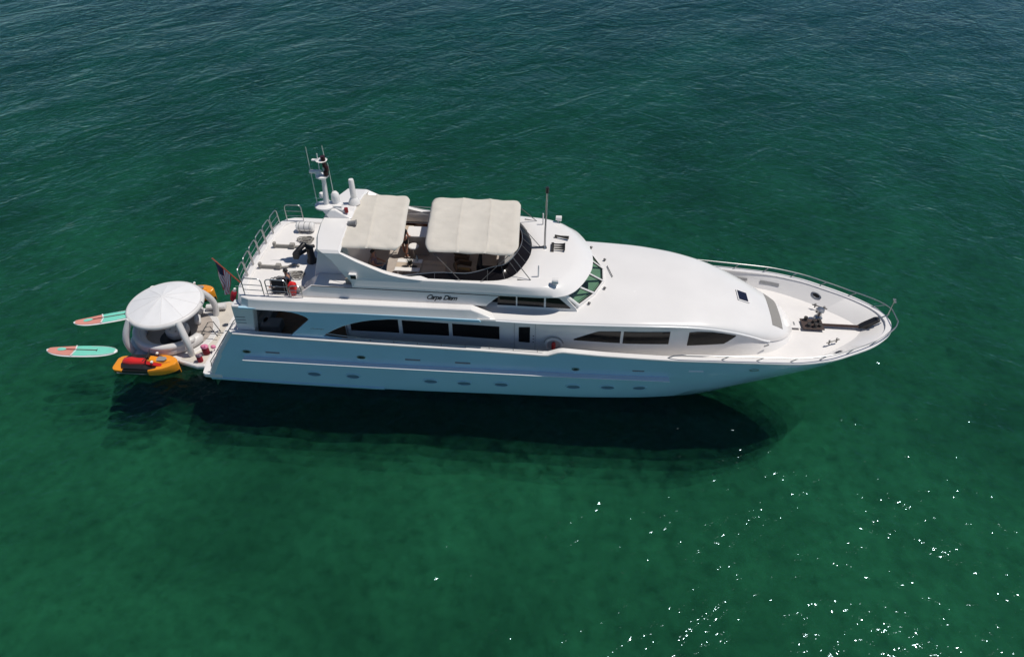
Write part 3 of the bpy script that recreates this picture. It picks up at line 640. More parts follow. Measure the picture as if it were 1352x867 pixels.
for i, (y, z) in enumerate(path):
    a = Vector((0, *path[max(i - 1, 0)])); c = Vector((0, *path[min(i + 1, len(path) - 1)])); t = (c - a).normalized(); nin = Vector((0, t.z, -t.y)); th = .22
    xs_ = frange(xa(z), xf(z), 8); o_ = Vector((0, y, z)); q = o_ + nin * th
    ringp = [(xs_[0], o_.y + nin.y * .06, o_.z + nin.z * .06)] + [(x, o_.y, o_.z) for x in xs_[0:1]] 
    ringp = [(xs_[0] - .03, (o_ + nin * .11).y, (o_ + nin * .11).z)] + [(x + (.05 if k == 0 else (-.05 if k == 7 else 0)), o_.y, o_.z) for k, x in enumerate(xs_)] + [(xs_[-1] + .02, (o_ + nin * .11).y, (o_ + nin * .11).z)] + [(x + (.05 if k == 7 else (-.05 if k == 0 else 0)), q.y, q.z) for k, x in enumerate(reversed(xs_))]
    rings.append(ringp)
arch = b.loft(rings).build('radar_arch', 'gel', yacht, smooth=28)
b = MB(); b.box((7.72, -2.72, 5.98), (.32, .14, .24)); sbx = b.build('side_light_box', 'gel', arch, smooth=0, bevel=.02); MB().box((7.76, -2.795, 5.97), (.22, .02, .16)).build('light_lens', 'black', sbx, smooth=0)
# raked pedestal and platform
b = MB(); b.loft([[(6.25, -.34, 7.15), (7.25, -.30, 7.15), (7.25, .30, 7.15), (6.25, .34, 7.15)], [(5.95, -.24, 7.5), (6.55, -.2, 7.5), (6.55, .2, 7.5), (5.95, .24, 7.5)]], True, True)
ped = b.build('mast_pedestal', 'gel', arch, smooth=0, bevel=.05)
b = MB(); b.lathe((6.05, .05, 7.48), [(.36, 0), (.42, .04), (.42, .10), (.36, .13), (.0, .14)], 24, 1, .95); b.box((6.45, .08, 7.56), (.7, .3, .1)); b.build('platform', 'gel', ped, smooth=40)
b = MB(); b.tube([(6.12, .1, 7.6), (6.16, .1, 8.2), (6.2, .1, 8.85)], [.13, .105, .09], 12); mast = b.build('mast', 'gel', arch)
MB().lathe((6.15, .1, 8.85), [(.22, 0), (.27, .04), (.27, .09), (.2, .11), (.0, .12)], 18).build('upper_platform', 'gel', mast)
b = MB(); b.box((5.9, .1, 9.1), (.5, .16, .12)); b.cyl((5.98, .1, 8.95), (5.98, .1, 9.05), .1, 12); b.build('small_radar', 'gel', mast, smooth=0, bevel=.03)
b = MB(); b.cyl((6.26, .1, 8.95), (6.3, .1, 9.6), .045, 8); b.cyl((6.08, .12, 8.95), (6.1, .12, 9.9), .02, 6); b.lathe((6.25, .1, 9.6), [(.2, 0), (.24, .03), (.0, .07)], 14); b.box((6.0, .1, 9.62), (.3, .14, .05)); b.build('topmast', 'gel', mast)
for x, z, r in ((6.36, 9.08, .10), (6.42, 9.28, .085), (6.36, 9.45, .09), (6.34, 9.74, .10)):
    MB().cyl((x, .05, z - .09), (x, .05, z + .09), r, 12).build('navigation_light', mat('dark_lantern', (.035, .008, .012), .3), mast)
for p, l in (((5.74, .05, 7.6), 2.6), ((6.5, .1, 8.2), 1.3), ((6.36, .2, 9.65), .55)):
    MB().tube([p, (p[0] - .02, p[1], p[2] + l)], [.018, .012], 6).build('whip_antenna', mat('pale_fibreglass', (.55, .55, .52), .5), mast)
b = MB(); b.lathe((6.5, .25, 7.6), [(.17, 0), (.18, .3), (.16, .42), (.10, .5), (0, .52)], 18); b.build('satellite_dome', 'gel', arch)
b = MB(); b.lathe((5.9, .35, 7.75), [(.0, 0), (.12, .02), (.14, .12), (.1, .22), (0, .25)], 14); b.build('small_dome', 'gel', arch)
b = MB(); b.lathe((7.05, .95, 7.17), [(.26, 0), (.24, .12), (.16, .26), (.13, .3), (.12, 1.1), (.10, 1.16), (0, 1.18)], 20); b.build('exhaust_stack', 'gel', arch)
b = MB(); b.tube([(6.55, -.05, 7.5), (6.95, -.12, 7.42)], .05, 8); bk = b.build('bracket', 'gel', arch); MB().cyl((7.0, -.12, 7.36), (7.0, -.12, 7.56), .085, 10).build('red_lamp', mat('dark_red_lens', (.2, .006, .01), .25), bk)
b = MB(); b.tube([(7.2, -.7, 7.2), (7.5, -.72, 7.26), (7.55, -.72, 7.26)], [.09, .09, .13], 12); b.build('loudhailer', 'grey', arch)

# ------------------------------------------------------------------ canvas shades
def bimini(x0s, x0p, x1s, x1p, name, seams):
    NU, NV_ = 41, 33; gv = []
    for j in range(NV_):
        v = -1 + 2 * j / (NV_ - 1); tt = (v + 1) / 2; xa_ = x0s * (1 - tt) + x0p * tt; xb_ = x1s * (1 - tt) + x1p * tt
        cut = .26 * max(0, (abs(v) - .72) / .28) ** 2
        row = []
        for i in range(NU):
            u = i / (NU - 1); x = xa_ + cut * .8 + (xb_ - xa_ - cut * 1.9) * u
            sag = 0
            for k in range(len(seams) - 1):
                if seams[k] <= u <= seams[k + 1]: sag = -.045 * math.sin(math.pi * (u - seams[k]) / (seams[k + 1] - seams[k]))
            droop = -.10 * (max(0, .07 - u) / .07) ** 1.6 - .08 * (max(0, u - .93) / .07) ** 1.6
            z = 7.02 + .15 * (1 - abs(v) ** 2.2) + sag * (1 - .3 * abs(v)) + droop * (1 - .5 * v * v)
            z += .012 * math.sin(17 * u + 6 * v) * math.sin(9 * v + 3 * u) + .008 * math.sin(31 * v + 11 * u) + .010 * math.sin(26 * v + 4 * math.sin(7 * u)) * math.sin(math.pi * u * (len(seams) - 1)) ** 2
            z -= .06 * max(0, (abs(v) - .95) / .05) ** 1.5
            row.append((x, 2.12 * v, z))
        gv.append(row)
    o = MB().loft(gv, False, False).build(name, 'canvas', yacht, smooth=80)
    md = o.modifiers.new('cloth', 'SOLIDIFY'); md.thickness = .02
    b = MB()
    for k in seams:
        i = min(NU - 2, max(1, int(k * (NU - 1)))); arc = [Vector(gv[j][i]) - Vector((0, 0, .035)) for j in range(NV_)]
        b.tube(arc, .02, 6)
    xm = (x0s + x1s) / 2
    for sgn, j in ((-1, 1), (1, NV_ - 2)):
        for k in (seams[0], seams[-1]):
            i = min(NU - 2, max(1, int(k * (NU - 1)))); p = Vector(gv[j][i]) - Vector((0, 0, .03))
            b.tube([p, (xm + (p.x - xm) * .25, sgn * 2.56, 5.9)], .013, 6)
    b.build('bimini_frame', 'darksteel', o)
    sm = MB()
    for k in seams[1:-1]:
        i = int(k * (NU - 1)); sm.loft([[Vector(gv[j][i]) + Vector((-.05, 0, .011)), Vector(gv[j][i]) + Vector((0, 0, .014)), Vector(gv[j][i]) + Vector((.05, 0, .011))] for j in range(NV_)], False, False)
    sm.build('canvas_seam', 'canvas', o)
    return o
bimini(10.62, 10.30, 14.42, 14.24, 'canvas_shade', [0, .36, .68, 1])
bimini(6.86, 6.38, 9.74, 9.30, 'canvas_shade', [0, .5, 1])
for sgn in (-1, 1):                                              # struts of the forward shade onto the roof
    MB().tube([(14.2, sgn * 1.95, 6.7), (14.95, sgn * 2.25, 5.84), (14.4, sgn * 2.3, 5.9)], .02, 6).build('shade_strut', 'darksteel', fly)
MB().tube([(14.2, .6, 6.82), (15.2, .15, 5.9)], .016, 6).build('shade_strut', 'darksteel', fly)
b = MB(); b.tube([(14.75, .0, 5.93), (15.1, .05, 5.92), (15.4, .1, 5.95)], .03, 6); b.build('pole_bracket', 'darksteel', fly)

# ------------------------------------------------------------------ bow fittings
rail_t = lambda x: (y2(x) + .02)
rp = [(x, -(y2(x) + .01), z2f(x) + .30) for x in frange(21.3, 30.72, 60)]
rp = [(20.75, -(y2(20.75) - .06), z2f(20.75) + .03), (20.95, -(y2(20.95) - .03), z2f(20.95) + .2)] + rp
rp = rp + [(x, -y, z) for x, y, z in reversed(rp)]
rp2 = []
for x, y, z in rp:
    ext = max(0, (x - 29.5) / 1.25) * .22; rp2.append((x + ext, y * (1 + .0), z + ext * .4))
br = MB().tube(rp2, .025, 8).build('bow_rail', 'steel', hull)
for sgn in (-1, 1):
    for x in (22.95, 24.4, 25.8, 27.05, 28.3, 29.45, 30.3):
        xt = x + .28; xt = min(xt, 30.7); ext = max(0, (xt - 29.5) / 1.25) * .22
        MB().cyl((x, sgn * (y2(x) - .08), z2f(x) + .02), (xt + ext, sgn * (y2(xt) + .01), z2f(xt) + .30 + ext * .4), .02, 8).build('stanchion', 'steel', br)
b = MB(); b.cyl((30.62, 0, 3.15), (30.66, 0, 4.0), .022, 8); b.box((30.66, 0, 4.0), (.06, .3, .05)); b.ell((30.66, .0, 4.05), (.04, .04, .05), 8, 6); b.build('jackstaff', 'steel', hull)
wl = MB(); wl.box((27.55, .0, 2.47), (.95, .72, .05)); wz = wl.build('windlass', mat('dark_brown_base', (.05, .03, .025), .6), yacht, smooth=0, bevel=.01)
for x, y, r, h in ((27.3, .26, .09, .18), (27.35, -.16, .10, .16), (27.62, -.2, .09, .22), (27.85, .15, .08, .18), (27.6, .1, .07, .15), (27.85, -.15, .08, .12)):
    MB().lathe((x, y, 2.49), [(r * 1.3, 0), (r * 1.1, .04), (r * .7, h * .4), (r, h * .8), (r * .9, h), (0, h + .01)], 14).build('capstan', 'blacksteel', wz)
b = MB(); b.lathe((27.95, .55, 2.45), [(.2, 0), (.17, .06), (.1, .12), (.13, .4), (.19, .42), (.17, .47), (0, .5)], 16); b.box((27.9, .62, 2.8), (.25, .12, .2)); b.build('capstan', 'steel', wz)
b = MB()
for k in range(34):
    x = 28.05 + k * .047; b.torus((x, 0, 2.50), .035, .014, 8, 5) if k % 2 else b.box((x, 0, 2.50), (.08, .05, .035))
b.box((28.85, 0, 2.475), (1.7, .18, .02)); b.build('anchor_chain', 'chain', yacht, smooth=0)
b = MB(); b.prism([(29.55, 2.46), (29.7, 2.62), (30.15, 2.98), (30.35, 3.0), (30.35, 2.88), (29.9, 2.46)], -.13, .13, 'y'); b.build('bow_roller', 'black', yacht, smooth=0, bevel=.02)
b = MB(); b.tube([(30.3, 0, 2.98), (30.7, .06, 3.2)], .03, 8); b.build('roller_strap', 'steel', yacht)
for sgn, x in ((1, 28.15), (-1, 28.15)):
    b = MB(); y = sgn * 1.2; rz = -sgn * .45; cs, sn = math.cos(rz), math.sin(rz)
    for k in (-.2, .2): b.cyl((x + k * cs, y + k * sn, 2.44), (x + k * cs, y + k * sn, 2.62), .035, 8); b.ell((x + k * cs, y + k * sn, 2.63), (.06, .06, .03), 8, 6)
    b.cyl((x - .34 * cs, y - .34 * sn, 2.56), (x + .34 * cs, y + .34 * sn, 2.56), .03, 8); b.build('mooring_cleat', 'darksteel', yacht)
def bulw(x, t):                                                  # point on the inner face of the port bulwark
    a = Vector((x, max(fi(x), .02), z2f(x))); c = Vector((x, fd(x), deckz(x))); return a.lerp(c, t)
for sgn in (-1, 1):
    for xc, l in ((24.75, .75), (26.15, .85)):
        rows = [[Vector((bulw(x, t).x, sgn * (bulw(x, t).y - e), bulw(x, t).z)) for t, e in ((.42, 0), (.42, .02), (.60, .02), (.60, 0))] for x in frange(xc - l / 2, xc + l / 2, 6)]
        MB().loft(rows).build('scupper_slot', 'grey', hull, smooth=0)
    x = 28.15; c = bulw(x, .45); d = (bulw(x + .2, .45) - bulw(x - .2, .45)).normalized(); nz = (bulw(x, .2) - bulw(x, .8)).normalized()
    ov = lambda r, e: [Vector(((c + d * r * math.cos(a) + nz * r * .62 * math.sin(a)).x, sgn * ((c + d * r * math.cos(a) + nz * r * .62 * math.sin(a)).y - e), (c + d * r * math.cos(a) + nz * r * .62 * math.sin(a)).z)) for a in frange(0, 2 * math.pi * 23 / 24, 24)]
    fl = MB().loft([ov(.24, 0), ov(.24, .03), ov(.17, .03), ov(.16, .01)], True, False).build('fairlead', 'steel', hull)
    MB().loft([ov(.17, .012), ov(.01, .012)], True, True).build('opening', 'black', fl)
b = MB(); b.box((26.75, -.02, 2.455), (.5, .55, .02)); dh = b.build('deck_locker_lid', 'deckw', yacht, smooth=0, bevel=.01); MB().box((26.75, 0, 2.47), (.06, .22, .02)).build('latch', 'grey', dh, smooth=0)

# ------------------------------------------------------------------ boat deck gear
for yy, xx in ((-.9, 2.95), (.72, 3.05)):
    b = MB(); b.box((xx + .45, yy, 4.90), (1.0, .09, .16)); b.box((xx + .02, yy, 4.98), (.12, .16, .22)); b.box((xx + .85, yy, 4.96), (.22, .2, .2)); b.tube([(xx + .9, yy, 4.9), (xx + 1.2, yy + .1, 4.87), (xx + 1.45, yy + .3, 4.87), (xx + 1.7, yy + .2, 4.88)], .05, 8)
    b.build('tender_chock', 'rope', yacht, smooth=0, bevel=.02)
b = MB(); b.lathe((5.1, -.25, 4.82), [(.24, 0), (.22, .1), (.16, .2), (.15, .75), (.0, .77)], 16); b.tube([(5.1, -.25, 5.5), (4.9, -.3, 5.75), (4.55, -.6, 5.45), (4.5, -.4, 5.2), (5.0, .5, 5.15)], [.13, .13, .11, .09, .08], 10); b.box((4.6, -.65, 5.4), (.22, .22, .28))
b.build('deck_crane', 'black', yacht, smooth=40)
ax = (5.9, .0)
b = MB(); b.prism([(5.62, 4.83), (6.2, 6.95), (7.3, 6.95), (7.6, 4.83)], -1.75, 1.75, 'y'); b.build('arch_housing', 'gel', fly, smooth=0, bevel=.03)
for sgn in (-1, 1): MB().prism([(5.25, 4.82), (5.95, 5.33), (7.56, 5.33), (7.56, 4.82)], min(sgn * 2.66, sgn * 1.76), max(sgn * 2.66, sgn * 1.76), 'y').build('aft_locker', 'gel', fly, smooth=0, bevel=.02)
raft = thing('life_raft_canister', (4.1, 2.15, 4.82), 'white ribbed life raft canister lying at the port side of the aft deck', 'life raft')
b = MB(); b.tube([(3.68, 2.15, 5.06), (3.74, 2.15, 5.06), (4.46, 2.15, 5.06), (4.52, 2.15, 5.06)], [.16, .22, .22, .16], 18); b.build('canister', 'gel', raft)
for x in (3.85, 4.1, 4.35): MB().tube([(x, 2.15 + .225 * math.cos(a), 5.06 + .225 * math.sin(a)) for a in frange(0, 2 * math.pi * 23 / 24, 24)], .015, 6, True).build('strap', 'grey', raft)
b = MB(); b.box((3.85, 2.15, 4.86), (.08, .45, .1)); b.box((4.35, 2.15, 4.86), (.08, .45, .1)); b.build('cradle', 'grey', raft, smooth=0)
for i, (cx, cy, lab) in enumerate(((4.35, 1.35, 'coil of grey line on the aft deck in front of the white life raft'), (4.75, -1.35, 'loose heap of grey line beside the dark deck crane'))):
    pts = []
    for k in range(70):
        a = k * .55; r = .16 + .10 * math.sin(k * .37) + .05 * math.sin(k * 1.3); pts.append((cx + r * 1.5 * math.cos(a), cy + r * math.sin(a), 4.85 + .0016 * k))
    tag(MB().tube(pts, .022, 6).build('rope_coil', 'rope', None), lab, 'rope')
# folding chairs leaning by the starboard hoops
for i, (x, lab) in enumerate(((4.12, 'folded metal deck chair stacked against the starboard rail, nearest the stern'), (4.24, 'folded metal deck chair in the middle of the stack at the starboard rail'), (4.36, 'folded metal deck chair in the stack at the starboard rail, nearest the seated person'))):
    t = thing('folding_chair', (x, -2.62, 4.82), lab, 'chair', 'folded chairs at the starboard rail')
    y = -2.62 + i * .07
    b = MB(); b.tube([(x - .0, y - .1, 4.83), (x, y, 5.5), (x + .08, y, 5.6), (x + .48, y, 5.6), (x + .56, y, 5.5), (x + .56, y - .1, 4.83)], .018, 6); b.build('frame', 'darksteel', t)
    b = MB(); b.box((x + .28, y - .015, 5.36), (.5, .015, .26)); b.build('backrest', 'blackfab', t, smooth=0)
    b = MB(); b.box((x + .28, y - .06, 5.0), (.5, .02, .3)); b.build('seat', 'blackfab', t, smooth=0)
t = tag(MB().loft([[(5.02 + dx_, -2.62 + dy_, 4.83 + h) for dx_, dy_ in ((-r, -r * .8), (r, -r * .8), (r, r * .8), (-r, r * .8))] for h, r in ((0, .15), (.25, .17), (.5, .16), (.62, .08))]).build('life_vest_bag', 'red', None, smooth=0, bevel=.05), 'bright red upright bag on the upper deck beside the seated person', 'bag')
t = tag(MB().ell((5.32, -2.55, 4.98), (.26, .2, .17)).build('duffel_bag', 'greyfab', None), 'grey duffel bag lying in front of the red bag on the upper deck', 'bag')

# ------------------------------------------------------------------ flybridge furniture
def table_set():
    t = thing('bar_counter', (9.72, .9, 4.83), 'white topped taupe bar counter standing amid the open flybridge', 'counter')
    MB().box((9.74, .92, 5.86), (.98, .80, .06)).build('counter_top', 'gel', t, smooth=0, bevel=.015)
    MB().box((9.76, .92, 5.33), (.84, .66, .99)).build('cabinet', 'taupe', t, smooth=0, bevel=.01)
    MB().box((9.24, .66, 5.3), (.1, .2, .85)).build('side_panel', 'gel', t, smooth=0, bevel=.01)
    t = thing('bar_stool', (9.64, .2, 4.83), 'round white topped stool beside the bar counter', 'stool')
    MB().lathe((9.64, .2, 5.52), [(.2, 0), (.235, .03), (.235, .07), (.2, .1), (0, .1)], 20).build('seat', 'gel', t)
    MB().cyl((9.64, .2, 4.86), (9.64, .2, 5.53), .03, 10).build('leg', 'steel', t); MB().lathe((9.64, .2, 4.83), [(.2, 0), (.19, .03), (0, .04)], 18).build('base', 'steel', t)
    t = thing('dining_table', (9.75, -1.15, 4.83), 'cream slatted table on the flybridge laid with plates and a dark plant', 'table')
    MB().box((9.66, -.78, 5.47), (1.08, .26, .06)).build('table_top', 'gel', t, smooth=0, bevel=.02)
    MB().box((9.66, -1.08, 5.455), (1.08, .36, .05)).build('centre_panel', 'beigefab', t, smooth=0, bevel=.01)
    MB().box((9.66, -1.40, 5.47), (1.08, .26, .06)).build('table_top', 'gel', t, smooth=0, bevel=.02)
    for x in (9.25, 10.1):
        for y in (-.8, -1.4): MB().box((x, y, 5.13), (.08, .08, .61)).build('leg', 'gel', t, smooth=0)
    b = MB(); b.box((10.75, -.78, 5.40), (1.0, .3, .06)); b.box((10.75, -1.1, 5.39), (1.0, .34, .05)); b.box((10.75, -1.42, 5.40), (1.0, .3, .06))
    for x in (10.35, 11.15):
        for y in (-.8, -1.4): b.box((x, y, 5.1), (.08, .08, .55))
    tag(b.build('slatted_bench', 'beigefab', None, smooth=0, bevel=.015), 'greyish slatted bench in the shade beside the cream table', 'bench')
    plant = thing('potted_plant', (9.72, -1.02, 5.48), 'small dark spiky plant in a bowl on the cream table', 'plant')
    MB().lathe((9.72, -1.02, 5.48), [(.05, 0), (.1, .05), (.11, .09), (.0, .08)], 14).build('bowl', 'black', plant)
    b = MB()
    for k in range(9):
        a = k * .7; b.tube([(9.72, -1.02, 5.54), (9.72 + .1 * math.cos(a), -1.02 + .1 * math.sin(a), 5.68), (9.72 + .2 * math.cos(a), -1.02 + .2 * math.sin(a), 5.72)], [.018, .016, .003], 5)
    b.build('leaves', mat('dark_leaf', (.012, .016, .012), .5), plant)
    for i, (x, y, lab) in enumerate(((9.55, -1.22, 'dark tray lying on the cream table, nearer the stern'), (9.9, -1.2, 'dark tray lying on the cream table, nearer the bow'))):
        tag(MB().lathe((x, y, 5.482), [(.12, 0), (.17, .02), (.16, .025), (.1, .01), (0, .01)], 16, 1, .5).build('serving_tray', 'black', None), lab, 'tray', 'trays on the cream table')
    tag(MB().lathe((9.98, -.78, 5.50), [(.04, 0), (.05, .1), (.03, .2), (.02, .28), (0, .28)], 12).build('bottle', mat('pale_glass_bottle', (.45, .5, .48), .1), None), 'pale bottle standing on the far edge of the cream table', 'bottle')
    for i, (x, lab) in enumerate(((9.45, 'brown stool tucked under the cream table, nearer the stern'), (10.05, 'brown stool tucked under the cream table, nearer the bow'))):
        t = thing('low_stool', (x, -1.78, 4.83), lab, 'stool', 'stools at the cream table')
        MB().lathe((x, -1.78, 5.2), [(.17, 0), (.19, .03), (.17, .07), (0, .08)], 16).build('seat', 'wicker', t); MB().cyl((x, -1.78, 4.83), (x, -1.78, 5.2), .05, 10, .04).build('leg', 'darksteel', t)
    # chairs and helm
    for x, y, rz, lab in ((12.0, -1.05, 0, 'wicker armchair with straw cushion under the forward canvas shade'),):
        t = thing('wicker_armchair', (x, y, 4.83), lab, 'chair')
        MB().box((x, y, 5.05), (.62, .62, .34)).build('seat', 'wicker', t, smooth=0, bevel=.05); MB().box((x, y, 5.25), (.5, .5, .08)).build('cushion', 'yellowfab', t, smooth=0, bevel=.03)
        MB().tube([(x + .32, y - .34, 5.42), (x - .2, y - .36, 5.5), (x - .36, y, 5.58), (x - .2, y + .36, 5.5), (x + .32, y + .34, 5.42)], .07, 8, flat=2.0).build('backrest', 'wicker', t)
    t = thing('wicker_armchair', (11.75, .35, 4.83), 'wicker armchair without cushion deeper under the forward canvas shade', 'chair')
    MB().box((11.75, .35, 5.05), (.62, .62, .34)).build('seat', 'wicker', t, smooth=0, bevel=.05); MB().tube([(12.05, .0, 5.42), (11.5, .0, 5.5), (11.38, .35, 5.58), (11.5, .7, 5.5), (12.05, .7, 5.42)], .07, 8, flat=2.0).build('backrest', 'wicker', t)
    t = thing('helm_seat', (12.95, -1.2, 4.83), 'black upholstered helm seat facing the flybridge console', 'seat')
    MB().box((13.0, -1.2, 5.33), (.5, .95, .16)).build('seat', 'blackfab', t, smooth=0, bevel=.05); MB().box((12.72, -1.2, 5.68), (.15, .95, .66)).build('backrest', 'blackfab', t, smooth=0, bevel=.05); MB().cyl((12.95, -1.2, 4.83), (12.95, -1.2, 5.26), .1, 12).build('pedestal', 'steel', t)
table_set()
b = MB(); b.loft([[(13.35, -1.9, 4.84), (14.2, -1.6, 4.84), (14.2, .6, 4.84), (13.35, .6, 4.84)], [(13.45, -1.85, 5.5), (14.15, -1.5, 5.6), (14.15, .55, 5.6), (13.45, .55, 5.5)], [(13.75, -1.6, 5.75), (14.1, -1.4, 5.78), (14.1, .5, 5.78), (13.75, .5, 5.75)]])
con = b.build('helm_console', 'grey', fly, smooth=0, bevel=.03)
b = MB(); b.tube([(13.48 - .12 * 0 , -1.2 + .2 * math.cos(a), 5.62 + .2 * math.sin(a)) for a in frange(0, 2 * math.pi * 19 / 20, 20)], .02, 6, True); b.cyl((13.48, -1.2, 5.62), (13.6, -1.2, 5.6), .03, 8); b.build('steering_wheel', 'black', con)
b = MB(); b.box((8.0, -2.1, 5.02), (1.5, .55, .4)); b.box((8.0, -2.38, 5.35), (1.5, .12, .5)); b.box((7.4, -1.4, 5.02), (.55, 1.0, .4)); b.build('flybridge_sofa', 'beigefab', fly, smooth=0, bevel=.05)
b = MB(); b.box((8.3, 2.1, 5.05), (1.9, .55, .42)); b.build('port_settee', 'beigefab', fly, smooth=0, bevel=.05)

# ------------------------------------------------------------------ life ring
lr = thing('life_ring', (16.0, -2.62, 2.75), 'pale life ring with a red float hung on the starboard side wall', 'life ring')
MB().tube([(16.0 + .33 * math.cos(a), -2.68, 2.8 + .33 * math.sin(a)) for a in frange(0, 2 * math.pi * 31 / 32, 32)], .065, 10, True).build('ring', 'inflate', lr)
MB().tube([(16.0 + .42 * math.cos(a), -2.66, 2.8 + .42 * math.sin(a)) for a in frange(.2, math.pi - .2, 20)], .014, 6).build('rope', 'grey', lr)
MB().tube([(16.0, -2.75, 2.6), (16.0, -2.75, 2.66), (16.0, -2.75, 2.92), (16.0, -2.75, 2.98)], [.05, .09, .09, .05], 12).build('float_light', 'red', lr)

# ------------------------------------------------------------------ ensign
fl = thing('ensign_flag', (1.75, 0, 2.76), 'striped red white and blue flag drooping from a raked staff on the stern', 'flag')
pb, pt = Vector((1.75, 0, 2.64)), Vector((.35, 0, 4.51))
MB().tube([pb, pt, pt + (pt - pb).normalized() * .06], [.035, .03, .045], 10).build('flagstaff', 'pole', fl)
d = (pb - pt).normalized(); NUu, NVv = 27, 20; vs = []; fs = []; mi = []
for j in range(NVv + 1):                                         # along the hoist (down the staff)
    for i in range(NUu):
        u = i / (NUu - 1); v = j / NVv; base = pt + d * (.06 + 1.0 * v)
        fall = u * 1.75
        p = base + Vector((.06 * math.sin(u * 9 + v * 5) * u - .45 * v * u * .95, .10 * math.sin(u * 5 + v * 11) * (u + .1), -fall * .95 + .35 * v * u))
        vs.append(p)
for j in range(NVv):
    for i in range(NUu - 1):
        fs.append((j * NUu + i, j * NUu + i + 1, (j + 1) * NUu + i + 1, (j + 1) * NUu + i)); r = int(j * 13 / NVv)
        mi.append(2 if (r < 6 and i < NUu * .30) else (0 if r % 2 == 0 else 1))
b = MB(); b.v = [tuple(p) for p in vs]; b.f = [list(q) for q in fs]; b.mi = mi
fo = b.build('flag_cloth', ['flagred', 'flagwhite', 'flagblue'], fl, smooth=80)
fo.modifiers.new('cloth', 'SOLIDIFY').thickness = .006

# ------------------------------------------------------------------ inflatable island and dock at the stern
GX, GY = -2.55, -.38
gz = thing('inflatable_gazebo', (GX, GY, 0), 'round white inflatable lounge island with domed canopy floating behind the stern', 'inflatable')
b = MB(); b.lathe((GX, GY, -.05), [(2.02, 0), (2.12, .1), (2.12, .2), (2.02, .29), (.0, .30)], 48); b.build('base_raft', 'inflate', gz, smooth=40)
b = MB(); b.lathe((GX, GY, .255), [(1.75, 0), (1.75, .012), (0, .012)], 48); b.build('floor_mat', 'taupe', gz, smooth=20)
ringp = [(GX + 1.56 * math.cos(a), GY + 1.56 * math.sin(a), .48) for a in frange(R(60), R(345), 60)]
b = MB(); b.tube(ringp, [.14] + [.27] * 58 + [.14], 14); b.build('ring_sofa', 'inflate', gz, smooth=60)
ringp = [(GX + 1.68 * math.cos(a), GY + 1.68 * math.sin(a), .72) for a in frange(R(75), R(330), 56)]
b = MB(); b.tube(ringp, [.06] + [.16] * 54 + [.06], 12); b.build('backrest', 'inflate', gz, smooth=60)
b = MB(); b.lathe((GX + .15, GY - .35, .27), [(.72, 0), (.72, .006), (0, .006)], 36); b.build('mesh_opening', 'black', gz, smooth=0)
b = MB(); b.lathe((GX + .2, GY - .1, .27), [(.5, 0), (.55, .1), (.55, .3), (.48, .38), (0, .38)], 32); tb = b.build('centre_table', 'inflate', gz, smooth=40)
b = MB()
for k in range(5): b.lathe((GX + .2 + .3 * math.cos(k * 1.25), GY - .1 + .3 * math.sin(k * 1.25), .651), [(.05, 0), (.05, .004), (0, .004)], 10)
b.build('cup_holder', 'grey', tb, smooth=0)
tilt = (.03, .02); RZ = 1.93
b = MB(); b.torus((GX, GY + .03, RZ), 1.66, .125, 64, 12, tilt=tilt); b.build('canopy_rim', 'inflate', gz, smooth=60)
NP = 10; b = MB(); segs = 80; rows = []
for rr, h in ((1.70, .09), (1.5, .17), (1.2, .26), (.9, .34), (.6, .42), (.3, .49), (.02, .53)):
    row = []
    for k in range(segs):
        a = 2 * math.pi * k / segs; ph_ = (a * NP / (2 * math.pi)) % 1; sag = -.018 * math.sin(math.pi * ph_) * math.sin(math.pi * min(rr / 1.7, 1)) 
        row.append((GX + rr * math.cos(a), GY + .03 + rr * math.sin(a), RZ + h + sag + tilt[0] * math.cos(a) * rr / 1.66 + tilt[1] * math.sin(a) * rr / 1.66))
    rows.append(row)
b.loft(rows, True, True); b.build('canopy', 'inflate2', gz, smooth=60)
b = MB()
for k in range(NP):
    a = 2 * math.pi * k / NP; b.tube([(GX + r * math.cos(a), GY + .03 + r * math.sin(a), RZ + h - .004 + tilt[0] * math.cos(a) * r / 1.66 + tilt[1] * math.sin(a) * r / 1.66) for r, h in ((1.68, .1), (1.5, .17), (1.2, .26), (.9, .34), (.6, .42), (.3, .49), (.05, .525))], .011, 6)
b.build('canopy_seam', 'inflate', gz)
for a in (R(-46), R(-134), R(46), R(134)):
    P = []
    for t in frange(0, 1, 12):
        r = 2.06 + .26 * math.sin(math.pi * t) - .40 * t; P.append((GX + r * math.cos(a), GY + r * math.sin(a), .18 + t * 1.78))
    MB().tube(P, .155, 14).build('canopy_leg', 'inflate', gz, smooth=60)
for x, y, a, L_ in ((-1.75, .45, -65, .5), (-1.20, -1.18, 20, .3), (-1.45, 1.45, 5, .45), (-.95, 1.55, 10, .35)):
    dx_, dy_ = math.cos(R(a)) * L_ / 2, math.sin(R(a)) * L_ / 2
    MB().tube([(x - dx_ * 1.2, y - dy_ * 1.2, .42), (x - dx_, y - dy_, .42), (x + dx_, y + dy_, .42), (x + dx_ * 1.2, y + dy_ * 1.2, .42)], [.08, .16, .16, .08], 14).build('bolster', 'inflate', gz, smooth=60)
dk = thing('floating_dock', (-.6, -.2, 0), 'flat beige inflatable dock between the lounge island and the transom', 'dock')
b = MB(); b.prism([(-1.5, -2.35), (-.6, -2.6), (-.18, -2.55), (-.18, 2.2), (-.9, 2.3), (-1.9, 2.0), (-1.9, -2.1)], -.05, .20, 'z'); b.build('slab', 'inflate', dk, smooth=0, bevel=.08)
b = MB(); b.prism([(-1.45, -2.22), (-.6, -2.45), (-.25, -2.4), (-.25, 2.05), (-.9, 2.15), (-1.8, 1.9), (-1.8, -1.95)], .202, .212, 'z'); b.build('deck_pad', 'dock', dk, smooth=0)
